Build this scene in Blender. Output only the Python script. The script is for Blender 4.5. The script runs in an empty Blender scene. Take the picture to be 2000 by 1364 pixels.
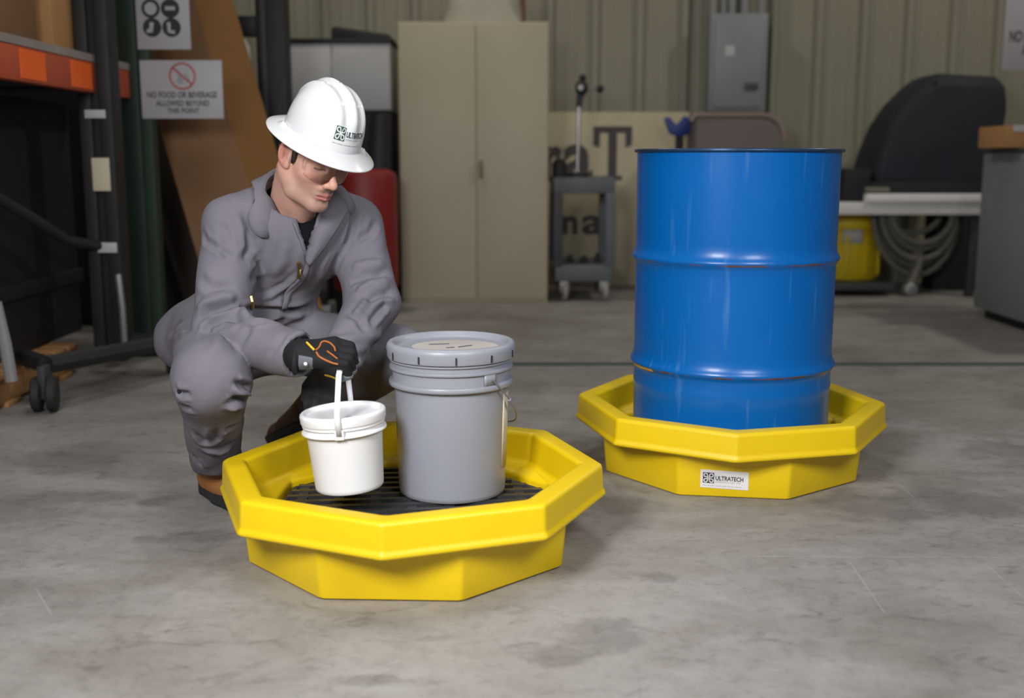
import bpy, bmesh, math, random
import numpy as np
from mathutils import Vector, Matrix
from mathutils.bvhtree import BVHTree

random.seed(4)
SC = bpy.context.scene
COL = SC.collection

# ------------------------------------------------------------------ camera, world, lights, exposure
FPX, PITCH, HC = 2163.5, 0.1701, 0.907
cam_d = bpy.data.cameras.new('camera')
cam = bpy.data.objects.new('camera', cam_d)
COL.objects.link(cam)
cam.location = (0, 0, HC)
cam.rotation_euler = (math.pi / 2 - PITCH, 0, 0)
cam_d.sensor_width = 36.0
cam_d.lens = FPX / 2000 * 36.0
cam_d.clip_end = 60
cam_d.dof.use_dof = True
cam_d.dof.focus_distance = 2.75
cam_d.dof.aperture_fstop = 2.0
SC.camera = cam

world = bpy.data.worlds.new('world')
SC.world = world
world.use_nodes = True
wbg = world.node_tree.nodes['Background']
wbg.inputs[0].default_value = (1.0, 0.97, 0.92, 1)
wbg.inputs[1].default_value = 0.095


def area(name, loc, target, size, power, color, size_y=None, spread=180):
    d = bpy.data.lights.new(name, 'AREA')
    d.energy = power
    d.color = color
    d.shape = 'RECTANGLE'
    d.size = size
    d.spread = math.radians(spread)
    d.size_y = size_y or size
    o = bpy.data.objects.new(name, d)
    COL.objects.link(o)
    o.location = loc
    o.rotation_euler = (Vector(target) - Vector(loc)).to_track_quat('-Z', 'Y').to_euler()
    return o


area('studio_softbox', (-1.0, 0.35, 1.75), (0.0, 2.6, 0.25), 0.75, 31, (1.0, 0.985, 0.98), spread=110)
area('studio_softbox', (1.1, 0.45, 1.9), (0.2, 2.8, 0.30), 0.75, 15, (0.98, 0.985, 1.0), spread=110)
area('overhead_light', (-0.3, 2.6, 3.9), (-0.1, 2.8, 0), 0.9, 24, (1.0, 1.0, 1.0))  # added overhead to brighten the foreground against the background
area('overhead_light', (-1.1, 6.2, 4.4), (0.4, 7.6, 0.6), 0.4, 33, (1.0, 0.93, 0.80))
area('overhead_light', (4.3, 5.5, 4.6), (1.6, 6.8, 0.3), 0.3, 52, (1.0, 0.93, 0.80))

SC.view_settings.view_transform = 'Standard'
SC.view_settings.look = 'None'
SC.view_settings.exposure = 0.0
SC.view_settings.gamma = 1.0
SC.view_settings.use_curve_mapping = False

CP, SP = math.cos(PITCH), math.sin(PITCH)


def at(px, py, Y):
    """point of the place seen at photo pixel (px, py) at depth Y"""
    a = (px - 1000) / FPX
    b = (682 - py) / FPX
    dy = CP + b * SP
    dz = -SP + b * CP
    t = Y / dy
    return Vector((a * t, Y, HC + dz * t))


# ------------------------------------------------------------------ materials
def srgb(r, g, b):
    f = lambda c: (c / 12.92 if c <= 0.04045 else ((c + 0.055) / 1.055) ** 2.4)
    return tuple(f(c / 255.0) for c in (r, g, b))


def mat(name, color, rough=0.6, metal=0.0, var=0.12, scale=6.0, bump=0.0, bscale=60.0, spec=0.5, coat=0.0, stretch=None):
    m = bpy.data.materials.new(name)
    m.use_nodes = True
    nt = m.node_tree
    b = nt.nodes['Principled BSDF']
    b.inputs['Roughness'].default_value = rough
    b.inputs['Metallic'].default_value = metal
    b.inputs['Specular IOR Level'].default_value = spec
    b.inputs['Coat Weight'].default_value = coat
    tc = nt.nodes.new('ShaderNodeTexCoord')
    src = tc.outputs['Object']
    if stretch:
        mp = nt.nodes.new('ShaderNodeMapping')
        mp.inputs['Scale'].default_value = stretch
        nt.links.new(src, mp.inputs[0])
        src = mp.outputs[0]
    n = nt.nodes.new('ShaderNodeTexNoise')
    n.inputs['Scale'].default_value = scale
    n.inputs['Detail'].default_value = 5
    nt.links.new(src, n.inputs['Vector'])
    r = nt.nodes.new('ShaderNodeValToRGB')
    lo = [c * (1 - var) for c in color]
    hi = [min(1, c * (1 + var)) for c in color]
    r.color_ramp.elements[0].position = 0.3
    r.color_ramp.elements[1].position = 0.7
    r.color_ramp.elements[0].color = (*lo, 1)
    r.color_ramp.elements[1].color = (*hi, 1)
    nt.links.new(n.outputs['Fac'], r.inputs[0])
    nt.links.new(r.outputs[0], b.inputs['Base Color'])
    if bump:
        n2 = nt.nodes.new('ShaderNodeTexNoise')
        n2.inputs['Scale'].default_value = bscale
        n2.inputs['Detail'].default_value = 3
        nt.links.new(src, n2.inputs['Vector'])
        bp = nt.nodes.new('ShaderNodeBump')
        bp.inputs['Strength'].default_value = bump
        bp.inputs['Distance'].default_value = 0.004
        nt.links.new(n2.outputs['Fac'], bp.inputs['Height'])
        nt.links.new(bp.outputs[0], b.inputs['Normal'])
    m['bsdf'] = b.name
    return m


M = {}
M['yellow'] = mat('yellow_plastic', (0.77, 0.535, 0.002), 0.42, var=0.05, scale=3, bump=0.05, bscale=40)
M['black_plastic'] = mat('black_plastic', (0.02, 0.02, 0.022), 0.45)
M['grate'] = mat('grate_plastic', (0.03, 0.031, 0.036), 0.32)
M['grey_pail'] = mat('grey_pail_plastic', srgb(143, 146, 156), 0.38, var=0.04, scale=2)
M['white_pail'] = mat('white_pail_plastic', (0.82, 0.83, 0.86), 0.4, var=0.02)
M['white_lid'] = mat('white_lid_plastic', (0.82, 0.83, 0.86), 0.3, var=0.02)
M['white_shell'] = mat('white_shell', (0.72, 0.73, 0.755), 0.18, var=0.01, coat=0.3)
M['fabric'] = mat('coverall_fabric', srgb(112, 109, 118), 0.9, var=0.06, scale=14, bump=0.25, bscale=420, spec=0.15)
M['fabric_dark'] = mat('coverall_seam', srgb(84, 83, 91), 0.9, var=0.05, spec=0.1)
M['tee'] = mat('black_cotton', (0.008, 0.008, 0.011), 0.9, spec=0.1)
M['glove'] = mat('glove_black', (0.012, 0.012, 0.014), 0.75, bump=0.3, bscale=300, spec=0.25)
M['glove_charcoal'] = mat('glove_charcoal', (0.030, 0.031, 0.035), 0.7, bump=0.3, bscale=300, spec=0.25)
M['glove_grey'] = mat('glove_grey', (0.13, 0.14, 0.16), 0.7, spec=0.2)
M['orange_line'] = mat('orange_piping', srgb(176, 100, 40), 0.6)
M['yellow_line'] = mat('yellow_piping', srgb(225, 180, 30), 0.6)
M['boot'] = mat('tan_leather', srgb(150, 98, 52), 0.7, var=0.2, scale=20, bump=0.3, bscale=90)
M['boot_dark'] = mat('brown_leather', srgb(92, 62, 42), 0.7, var=0.2, scale=20)
M['sole'] = mat('black_rubber', (0.02, 0.02, 0.022), 0.7)
M['hair'] = mat('dark_hair', (0.012, 0.009, 0.008), 0.6, bump=0.5, bscale=260)
M['brass'] = mat('brass', (0.42, 0.30, 0.10), 0.35, metal=0.9)
M['steel'] = mat('bright_steel', (0.55, 0.55, 0.57), 0.3, metal=0.9)
M['dull_steel'] = mat('dull_steel', (0.30, 0.30, 0.31), 0.5, metal=0.6)
M['tan_cab'] = mat('beige_enamel', srgb(177, 168, 146), 0.55, var=0.04, scale=2)
M['tan_dark'] = mat('beige_dark', srgb(120, 112, 96), 0.6)
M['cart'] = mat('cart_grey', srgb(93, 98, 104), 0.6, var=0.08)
M['cart_dark'] = mat('cart_shade_dark_grey', srgb(58, 60, 64), 0.6)  # plain dark grey parts, and the shaded tone of the cart's left posts
M['black_paint'] = mat('black_paint', (0.016, 0.016, 0.018), 0.6, var=0.2)
M['black_panel'] = mat('navy_black_panel', (0.011, 0.011, 0.016), 0.7, var=0.15, scale=3)
M['board'] = mat('cream_board', srgb(188, 178, 152), 0.7, var=0.06, scale=3)
M['ink'] = mat('black_ink', (0.03, 0.03, 0.033), 0.7)
M['board_ink'] = mat('faded_black_ink', srgb(74, 70, 72), 0.7)
M['ink_green'] = mat('green_ink', srgb(42, 86, 82), 0.5)
M['ink_slate'] = mat('slate_ink', srgb(56, 66, 74), 0.5)
M['ink_pale'] = mat('pale_ink', srgb(150, 155, 158), 0.5)
M['red_ink'] = mat('red_ink', srgb(176, 92, 88), 0.6)
M['sign_white'] = mat('sign_white', srgb(178, 176, 181), 0.5, var=0.03)
M['label_white'] = mat('label_white', (0.78, 0.76, 0.77), 0.4, var=0.02)
M['card'] = mat('cardboard', srgb(138, 102, 72), 0.85, var=0.07, scale=3)
M['card_edge'] = mat('cardboard_edge', srgb(126, 88, 42), 0.85, var=0.08, scale=3)
M['card_pale'] = mat('cardboard_pale', srgb(176, 132, 84), 0.85, var=0.07, scale=3)
M['dark_board'] = mat('dark_brown_board', srgb(62, 54, 50), 0.8, var=0.1)
M['orange_beam'] = mat('orange_beam', srgb(186, 84, 52), 0.6, var=0.1, scale=4)
M['orange_label'] = mat('orange_label', srgb(252, 106, 36), 0.6, var=0.06)
M['green_post'] = mat('dark_green_paint', srgb(36, 54, 42), 0.6, var=0.12)
M['red_tank'] = mat('red_paint', srgb(128, 24, 24), 0.5, var=0.08)
M['locker'] = mat('pale_grey_enamel', srgb(188, 188, 190), 0.55, var=0.03)
M['elec'] = mat('grey_enamel', srgb(134, 139, 145), 0.5, var=0.05)
M['elec_dark'] = mat('dark_grey_enamel', srgb(66, 72, 78), 0.5)
M['conduit'] = mat('conduit', srgb(138, 138, 138), 0.5, var=0.05)
M['blue_head'] = mat('blue_enamel', srgb(30, 56, 130), 0.45)
M['taupe'] = mat('taupe_plastic', srgb(112, 104, 102), 0.7, var=0.05)
M['taupe_edge'] = mat('taupe_edge', srgb(140, 124, 116), 0.7)
M['navy_cover'] = mat('navy_vinyl_cover', srgb(34, 37, 48), 0.75, var=0.12, scale=4)
M['table'] = mat('white_table', srgb(232, 231, 230), 0.5, var=0.04)
M['table_edge'] = mat('table_edge', srgb(212, 211, 210), 0.5, var=0.04)
M['yellow_drum'] = mat('yellow_poly', srgb(214, 186, 22), 0.5, var=0.06)
M['hose'] = mat('olive_hose', srgb(108, 106, 96), 0.6)
M['right_cab'] = mat('machine_grey', srgb(124, 134, 138), 0.55, var=0.04)
M['wood'] = mat('pine_wood', srgb(168, 124, 80), 0.8, var=0.2, scale=4, stretch=(1, 8, 8))
M['galv'] = mat('galvanised', srgb(168, 165, 148), 0.4, var=0.05)
M['strap_brown'] = mat('brown_strap', srgb(104, 76, 52), 0.7)
M['wire'] = mat('grey_wire_deck', srgb(150, 140, 136), 0.6, var=0.1)
M['stripe'] = mat('teal_floor_paint', srgb(68, 84, 82), 0.7, var=0.1)
M['wheel'] = mat('caster_grey', srgb(150, 145, 140), 0.6)
M['lid_label'] = mat('cream_paper', srgb(176, 170, 166), 0.7, var=0.1)
M['kraft_label'] = mat('tan_label', srgb(206, 196, 172), 0.7, var=0.06)
M['purple'] = mat('mauve_grip', srgb(150, 130, 170), 0.6)
M['wall'] = mat('olive_beige_siding', srgb(142, 139, 123), 0.6, var=0.05, scale=1.5)

# blue drum paint with rust along the rolling hoops and scuffs
def drum_material(z_hoops):
    m = mat('blue_drum_paint', (0.0006, 0.116, 0.42), 0.30, var=0.05, scale=2.5, coat=0.05, spec=0.4)
    nt = m.node_tree
    b = nt.nodes['Principled BSDF']
    base = b.inputs['Base Color'].links[0].from_socket
    tc = nt.nodes.new('ShaderNodeTexCoord')
    sx = nt.nodes.new('ShaderNodeSeparateXYZ')
    nt.links.new(tc.outputs['Object'], sx.inputs[0])
    total = None
    def math_(op, a, v=None):
        n = nt.nodes.new('ShaderNodeMath')
        n.operation = op
        for i, q in enumerate((a, v)):
            if q is None: continue
            if isinstance(q, (int, float)): n.inputs[i].default_value = q
            else: nt.links.new(q, n.inputs[i])
        return n.outputs[0]
    for z in z_hoops:
        d = math_('ABSOLUTE', math_('SUBTRACT', sx.outputs[2], z))
        band = math_('LESS_THAN', d, 0.0028)
        total = band if total is None else math_('MAXIMUM', total, band)
    n = nt.nodes.new('ShaderNodeTexNoise')
    n.inputs['Scale'].default_value = 16
    n.inputs['Detail'].default_value = 6
    nt.links.new(tc.outputs['Object'], n.inputs['Vector'])
    rm = nt.nodes.new('ShaderNodeMapRange')
    rm.inputs['From Min'].default_value = 0.46
    rm.inputs['From Max'].default_value = 0.60
    nt.links.new(n.outputs['Fac'], rm.inputs['Value'])
    rust = math_('MULTIPLY', total, rm.outputs[0])
    mx = nt.nodes.new('ShaderNodeMix')
    mx.data_type = 'RGBA'
    nt.links.new(rust, mx.inputs['Factor'])
    nt.links.new(base, mx.inputs['A'])
    mx.inputs['B'].default_value = (0.13, 0.060, 0.045, 1)
    # pale vertical scuffs
    mp = nt.nodes.new('ShaderNodeMapping')
    mp.inputs['Scale'].default_value = (38, 38, 3.0)
    nt.links.new(tc.outputs['Object'], mp.inputs[0])
    n3 = nt.nodes.new('ShaderNodeTexNoise')
    n3.inputs['Scale'].default_value = 1
    n3.inputs['Detail'].default_value = 3
    nt.links.new(mp.outputs[0], n3.inputs['Vector'])
    sc = nt.nodes.new('ShaderNodeMapRange')
    sc.inputs['From Min'].default_value = 0.62
    sc.inputs['From Max'].default_value = 0.80
    sc.inputs['To Max'].default_value = 0.30
    nt.links.new(n3.outputs['Fac'], sc.inputs['Value'])
    mx2 = nt.nodes.new('ShaderNodeMix')
    mx2.data_type = 'RGBA'
    nt.links.new(sc.outputs[0], mx2.inputs['Factor'])
    nt.links.new(mx.outputs['Result'], mx2.inputs['A'])
    mx2.inputs['B'].default_value = (0.16, 0.33, 0.58, 1)
    nt.links.new(mx2.outputs['Result'], b.inputs['Base Color'])
    return m


STAINS = [(-0.955, 2.866, 0.041, 0.041), (-0.884, 2.565, 0.028, 0.029), (-0.814, 2.576, 0.050, 0.041), (-0.729, 2.583, 0.057, 0.045), (-1.273, 2.817, 0.129, 0.118), (-1.113, 2.898, 0.077, 0.056), (1.235, 2.839, 0.150, 0.110), (0.955, 2.839, 0.123, 0.120), (0.273, 2.839, 0.095, 0.073), (0.178, 2.017, 0.074, 0.068), (0.080, 1.917, 0.057, 0.043), (-0.754, 1.875, 0.015, 0.013), (-1.331, 3.242, 0.139, 0.118), (1.551, 3.391, 0.113, 0.116), (-0.271, 1.826, 0.054, 0.019), (0.326, 2.309, 0.045, 0.030)]
SCRATCHES = [(1.098, 3.219, 1.091, 2.888), (0.770, 2.406, 0.755, 2.125), (1.076, 2.406, 1.072, 2.197), (0.563, 2.446, 1.228, 2.436), (-1.019, 2.250, -0.931, 2.115), (-0.314, 1.816, -0.207, 1.906)]


def floor_material():
    m = bpy.data.materials.new('worn_concrete')
    m.use_nodes = True
    nt = m.node_tree
    b = nt.nodes['Principled BSDF']
    tc = nt.nodes.new('ShaderNodeTexCoord')
    def noise(scale, detail, rough=0.6, vec=None, dist=0.0):
        n = nt.nodes.new('ShaderNodeTexNoise')
        n.inputs['Scale'].default_value = scale
        n.inputs['Detail'].default_value = detail
        n.inputs['Roughness'].default_value = rough
        n.inputs['Distortion'].default_value = dist
        nt.links.new(vec or tc.outputs['Object'], n.inputs['Vector'])
        return n.outputs['Fac']
    def ramp(fac, pts):
        r = nt.nodes.new('ShaderNodeValToRGB')
        els = r.color_ramp.elements
        while len(els) < len(pts): els.new(0.5)
        for e, (p, c) in zip(els, pts):
            e.position = p
            e.color = (*c, 1)
        nt.links.new(fac, r.inputs[0])
        return r.outputs[0]
    def mix(a, b_, fac, mode='MULTIPLY'):
        x = nt.nodes.new('ShaderNodeMix')
        x.data_type = 'RGBA'
        x.blend_type = mode
        if isinstance(fac, float): x.inputs['Factor'].default_value = fac
        else: nt.links.new(fac, x.inputs['Factor'])
        nt.links.new(a, x.inputs['A'])
        if isinstance(b_, tuple): x.inputs['B'].default_value = (*b_, 1)
        else: nt.links.new(b_, x.inputs['B'])
        return x.outputs['Result']
    mp = nt.nodes.new('ShaderNodeMapping')
    mp.inputs['Scale'].default_value = (1.0, 1.7, 1)
    nt.links.new(tc.outputs['Object'], mp.inputs[0])
    c = ramp(noise(2.2, 8, 0.68, mp.outputs[0], 0.4), [(0.30, (0.215, 0.198, 0.178)), (0.52, (0.295, 0.28, 0.262)), (0.72, (0.36, 0.35, 0.335))])
    c2 = ramp(noise(0.9, 5, 0.6, None, 0.8), [(0.28, (0.62, 0.60, 0.58)), (0.50, (1, 1, 1))])
    c = mix(c, c2, 0.8)
    c3 = ramp(noise(26, 6, 0.75), [(0.30, (0.72, 0.72, 0.72)), (0.5, (1, 1, 1)), (0.75, (1.0, 1.0, 1.0))])
    c = mix(c, c3, 0.75)
    c4 = ramp(noise(7.5, 7, 0.7, mp.outputs[0], 1.5), [(0.30, (0.56, 0.54, 0.53)), (0.45, (1, 1, 1))])
    c = mix(c, c4, 0.7)
    sp = ramp(noise(120, 2, 0.5), [(0.26, (0.35, 0.33, 0.32)), (0.34, (1, 1, 1))])
    c = mix(c, sp, 0.5)
    # oil stains and pale scratches of the slab, at their places
    def m_(op, x, y=None, z=None):
        n = nt.nodes.new('ShaderNodeMath')
        n.operation = op
        for i, q in enumerate((x, y, z)):
            if q is None: continue
            if isinstance(q, (int, float)): n.inputs[i].default_value = q
            else: nt.links.new(q, n.inputs[i])
        return n.outputs[0]
    sx = nt.nodes.new('ShaderNodeSeparateXYZ')
    nt.links.new(tc.outputs['Object'], sx.inputs[0])
    wob = noise(9, 5, 0.7)
    X, Y = sx.outputs[0], sx.outputs[1]
    tot = None
    for px, py, rx, ry in STAINS:
        dx = m_('DIVIDE', m_('SUBTRACT', X, px), rx)
        dy = m_('DIVIDE', m_('SUBTRACT', Y, py), ry)
        d2 = m_('SQRT', m_('ADD', m_('MULTIPLY', dx, dx), m_('MULTIPLY', dy, dy)))
        v = m_('MULTIPLY', m_('SUBTRACT', 1.35, m_('ADD', d2, m_('MULTIPLY', m_('SUBTRACT', wob, 0.5), 3.0))), 0.55)
        v = m_('MINIMUM', m_('MAXIMUM', v, 0.0), 0.32)
        tot = v if tot is None else m_('MAXIMUM', tot, v)
    c = mix(c, (0.075, 0.068, 0.062), tot, 'MIX')
    tot = None
    for ax, ay, bx, by in SCRATCHES:
        l2 = (bx - ax) ** 2 + (by - ay) ** 2
        t = m_('MULTIPLY_ADD', m_('SUBTRACT', X, ax), (bx - ax) / l2, m_('MULTIPLY', m_('SUBTRACT', Y, ay), (by - ay) / l2))
        t = m_('MINIMUM', m_('MAXIMUM', t, 0.0), 1.0)
        ex = m_('SUBTRACT', m_('SUBTRACT', X, ax), m_('MULTIPLY', t, bx - ax))
        ey = m_('SUBTRACT', m_('SUBTRACT', Y, ay), m_('MULTIPLY', t, by - ay))
        d2 = m_('SQRT', m_('ADD', m_('MULTIPLY', ex, ex), m_('MULTIPLY', ey, ey)))
        v = m_('LESS_THAN', m_('MULTIPLY_ADD', m_('SUBTRACT', noise(60, 3), 0.5), 0.006, d2), 0.0017)
        tot = v if tot is None else m_('MAXIMUM', tot, v)
    c = mix(c, (0.46, 0.45, 0.44), m_('MULTIPLY', tot, m_('MULTIPLY', noise(30, 3), 0.6)), 'MIX')
    nt.links.new(c, b.inputs['Base Color'])
    rr = nt.nodes.new('ShaderNodeMapRange')
    rr.inputs['To Min'].default_value = 0.55
    rr.inputs['To Max'].default_value = 0.8
    nt.links.new(noise(3, 4), rr.inputs['Value'])
    nt.links.new(rr.outputs[0], b.inputs['Roughness'])
    b.inputs['Specular IOR Level'].default_value = 0.3
    bp = nt.nodes.new('ShaderNodeBump')
    bp.inputs['Strength'].default_value = 0.15
    bp.inputs['Distance'].default_value = 0.004
    nt.links.new(noise(45, 6), bp.inputs['Height'])
    nt.links.new(bp.outputs[0], b.inputs['Normal'])
    return m


def skin_material():
    m = bpy.data.materials.new('skin')
    m.use_nodes = True
    nt = m.node_tree
    b = nt.nodes['Principled BSDF']
    a = nt.nodes.new('ShaderNodeAttribute')
    a.attribute_name = 'tone'
    tc = nt.nodes.new('ShaderNodeTexCoord')
    n = nt.nodes.new('ShaderNodeTexNoise')
    n.inputs['Scale'].default_value = 60
    n.inputs['Detail'].default_value = 4
    nt.links.new(tc.outputs['Object'], n.inputs['Vector'])
    r = nt.nodes.new('ShaderNodeValToRGB')
    r.color_ramp.elements[0].color = (0.88, 0.86, 0.85, 1)
    r.color_ramp.elements[1].color = (1, 1, 1, 1)
    nt.links.new(n.outputs['Fac'], r.inputs[0])
    x = nt.nodes.new('ShaderNodeMix')
    x.data_type = 'RGBA'
    x.blend_type = 'MULTIPLY'
    x.inputs['Factor'].default_value = 1.0
    nt.links.new(a.outputs['Color'], x.inputs['A'])
    nt.links.new(r.outputs[0], x.inputs['B'])
    nt.links.new(x.outputs['Result'], b.inputs['Base Color'])
    b.inputs['Roughness'].default_value = 0.5
    b.inputs['Specular IOR Level'].default_value = 0.35
    b.inputs['Subsurface Weight'].default_value = 0.15
    b.inputs['Subsurface Radius'].default_value = (0.01, 0.004, 0.002)
    b.inputs['Subsurface Scale'].default_value = 0.5
    return m


def glass_material():
    m = bpy.data.materials.new('clear_polycarbonate')
    m.use_nodes = True
    nt = m.node_tree
    for n in list(nt.nodes): nt.nodes.remove(n)
    out = nt.nodes.new('ShaderNodeOutputMaterial')
    t = nt.nodes.new('ShaderNodeBsdfTransparent')
    t.inputs[0].default_value = (0.965, 0.955, 0.965, 1)
    g = nt.nodes.new('ShaderNodeBsdfGlossy')
    g.inputs['Roughness'].default_value = 0.08
    fr = nt.nodes.new('ShaderNodeFresnel')
    fr.inputs[0].default_value = 1.32
    mx = nt.nodes.new('ShaderNodeMixShader')
    nt.links.new(fr.outputs[0], mx.inputs[0])
    nt.links.new(t.outputs[0], mx.inputs[1])
    nt.links.new(g.outputs[0], mx.inputs[2])
    nt.links.new(mx.outputs[0], out.inputs[0])
    return m


M['floor'] = floor_material()
M['skin'] = skin_material()
M['lens'] = glass_material()

# ------------------------------------------------------------------ object helpers
ORG = {}


def tag(o, label=None, cat=None, group=None, kind=None):
    if label: o['label'] = label
    if cat: o['category'] = cat
    if group: o['group'] = group
    if kind: o['kind'] = kind
    return o


def thing(name, loc, label, cat, group=None):
    o = bpy.data.objects.new(name, None)
    COL.objects.link(o)
    o.location = loc
    o.empty_display_size = 0.1
    ORG[o.name] = Vector(loc)
    return tag(o, label, cat, group)


def link(name, verts, faces, m, parent=None, smooth=35, bevel=0.0, bseg=2, origin=None, solid=0.0):
    """one mesh object from world-space vertices"""
    org = ORG[parent.name] if parent else Vector(origin or (0, 0, 0))
    me = bpy.data.meshes.new(name)
    me.from_pydata([tuple(Vector(v) - org) for v in verts], [], [tuple(f) for f in faces])
    me.update()
    bm = bmesh.new()
    bm.from_mesh(me)
    bmesh.ops.recalc_face_normals(bm, faces=bm.faces)
    if bevel:
        es = [e for e in bm.edges if len(e.link_faces) == 2 and e.calc_face_angle(0) > 0.5]
        bmesh.ops.bevel(bm, geom=es, offset=bevel, segments=bseg, affect='EDGES', profile=0.5, clamp_overlap=True)
    bm.to_mesh(me)
    bm.free()
    if smooth:
        for p in me.polygons: p.use_smooth = True
        me.set_sharp_from_angle(angle=math.radians(smooth))
    o = bpy.data.objects.new(name, me)
    COL.objects.link(o)
    for q in (m if isinstance(m, (list, tuple)) else [m]): me.materials.append(q)
    if parent:
        o.parent = parent
        ORG[o.name] = org
    else:
        o.location = org
        ORG[o.name] = org
    if solid:
        md = o.modifiers.new('thickness', 'SOLIDIFY')
        md.thickness = solid
        md.offset = 1
    return o


class MB:
    """collects shapes for one mesh"""
    def __init__(s): s.v, s.f = [], []
    def add(s, vs, fs):
        n = len(s.v)
        s.v += [Vector(v) for v in vs]
        s.f += [tuple(i + n for i in f) for f in fs]
        return s
    def box(s, c, size, rot=None):
        hx, hy, hz = [q / 2 for q in size]
        vs = [Vector((x, y, z)) for x in (-hx, hx) for y in (-hy, hy) for z in (-hz, hz)]
        if rot is not None: vs = [rot @ v for v in vs]
        return s.add([Vector(c) + v for v in vs], [(0, 1, 3, 2), (4, 6, 7, 5), (0, 4, 5, 1), (2, 3, 7, 6), (0, 2, 6, 4), (1, 5, 7, 3)])
    def span(s, a, b):
        a, b = Vector(a), Vector(b)
        return s.box((a + b) / 2, [abs(q) for q in (b - a)])
    def tube(s, pts, r, n=10, closed=False, sx=1.0):
        pts = [Vector(p) for p in pts]
        m = len(pts)
        rings = []
        up = None
        for i, p in enumerate(pts):
            t = (pts[(i + 1) % m] - pts[i - 1]) if closed else (pts[min(i + 1, m - 1)] - pts[max(i - 1, 0)])
            t.normalize()
            if up is None:
                up = Vector((0, 0, 1)) if abs(t.z) < 0.9 else Vector((1, 0, 0))
            u = (up - t * up.dot(t)).normalized()
            w = t.cross(u)
            up = u
            rr = r[i] if isinstance(r, (list, tuple)) else r
            rings.append([p + (u * math.cos(a) * sx + w * math.sin(a)) * rr for a in [2 * math.pi * k / n for k in range(n)]])
        vs = [v for g in rings for v in g]
        fs = []
        for i in range(m if closed else m - 1):
            j = (i + 1) % m
            for k in range(n):
                fs.append((i * n + k, i * n + (k + 1) % n, j * n + (k + 1) % n, j * n + k))
        if not closed:
            fs += [tuple(range(n))[::-1], tuple((m - 1) * n + k for k in range(n))]
        return s.add(vs, fs)
    def lathe(s, c, prof, n=64, axis=None, sx=1.0, caps=True):
        """prof: list of (radius, height) about axis through c"""
        c = Vector(c)
        R = axis if axis is not None else Matrix.Identity(3)
        vs, fs = [], []
        for r, z in prof:
            for k in range(n):
                a = 2 * math.pi * k / n
                vs.append(c + R @ Vector((r * math.cos(a) * sx, r * math.sin(a), z)))
        for i in range(len(prof) - 1):
            for k in range(n):
                fs.append((i * n + k, i * n + (k + 1) % n, (i + 1) * n + (k + 1) % n, (i + 1) * n + k))
        if caps:
            if prof[0][0] > 1e-5: fs.append(tuple(range(n))[::-1])
            if prof[-1][0] > 1e-5: fs.append(tuple((len(prof) - 1) * n + k for k in range(n)))
        return s.add(vs, fs)
    def prism(s, poly, a, b):
        """polygon of 3d points extruded from +a to +b"""
        a, b = Vector(a), Vector(b)
        n = len(poly)
        vs = [Vector(p) + a for p in poly] + [Vector(p) + b for p in poly]
        fs = [tuple(range(n)), tuple(range(2 * n - 1, n - 1, -1))]
        fs += [(i, (i + 1) % n, n + (i + 1) % n, n + i) for i in range(n)]
        return s.add(vs, fs)
    def sphere(s, c, r, n=16, sc=(1, 1, 1)):
        prof = [(r * math.sin(math.pi * i / (n // 2)), -r * math.cos(math.pi * i / (n // 2))) for i in range(n // 2 + 1)]
        k = len(s.v)
        s.lathe((0, 0, 0), prof, n, caps=False)
        for i in range(k, len(s.v)):
            v = s.v[i]
            s.v[i] = Vector(c) + Vector((v.x * sc[0], v.y * sc[1], v.z * sc[2]))
        return s
    def build(s, name, m, parent=None, **kw):
        return link(name, s.v, s.f, m, parent, **kw)


def box(name, a, b, m, parent=None, bevel=0.004, **kw):
    return MB().span(a, b).build(name, m, parent, bevel=bevel, **kw)


def rot_to(d):
    return Vector(d).to_track_quat('Z', 'Y').to_matrix()


# ---- flat artwork: lists of (points, faces) in 2D laid on a surface by a mapping function
def text2d(body, height, bold=0.0, spacing=1.0):
    cu = bpy.data.curves.new('lettering', 'FONT')
    cu.body = body
    cu.size = 1.0
    cu.offset = bold
    cu.space_character = spacing
    cu.resolution_u = 3
    cu.align_x = 'LEFT'
    o = bpy.data.objects.new('lettering', cu)
    COL.objects.link(o)
    dg = bpy.context.evaluated_depsgraph_get()
    me = bpy.data.meshes.new_from_object(o.evaluated_get(dg))
    pts = [(v.co.x, v.co.y) for v in me.vertices]
    fs = [tuple(p.vertices) for p in me.polygons]
    bpy.data.objects.remove(o)
    bpy.data.curves.remove(cu)
    bpy.data.meshes.remove(me)
    x0 = min(p[0] for p in pts); x1 = max(p[0] for p in pts)
    k = height / 0.73
    return [((x - x0) * k, y * k) for x, y in pts], fs, (x1 - x0) * k


def place2d(pts, x, y, sx=1.0, sy=1.0):
    return [(x + px * sx, y + py * sy) for px, py in pts]


def rect2d(x0, y0, x1, y1, nx=1, ny=1):
    pts = [(x0 + (x1 - x0) * i / nx, y0 + (y1 - y0) * j / ny) for j in range(ny + 1) for i in range(nx + 1)]
    fs = [(j * (nx + 1) + i, j * (nx + 1) + i + 1, (j + 1) * (nx + 1) + i + 1, (j + 1) * (nx + 1) + i) for j in range(ny) for i in range(nx)]
    return pts, fs


def ribbon2d(path, w):
    pts, fs = [], []
    n = len(path)
    for i, (x, y) in enumerate(path):
        x0, y0 = path[max(i - 1, 0)]
        x1, y1 = path[min(i + 1, n - 1)]
        dx, dy = x1 - x0, y1 - y0
        l = math.hypot(dx, dy) or 1
        nx_, ny_ = -dy / l * w / 2, dx / l * w / 2
        pts += [(x + nx_, y + ny_), (x - nx_, y - ny_)]
        if i: fs.append((2 * i - 2, 2 * i - 1, 2 * i + 1, 2 * i))
    return pts, fs


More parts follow.
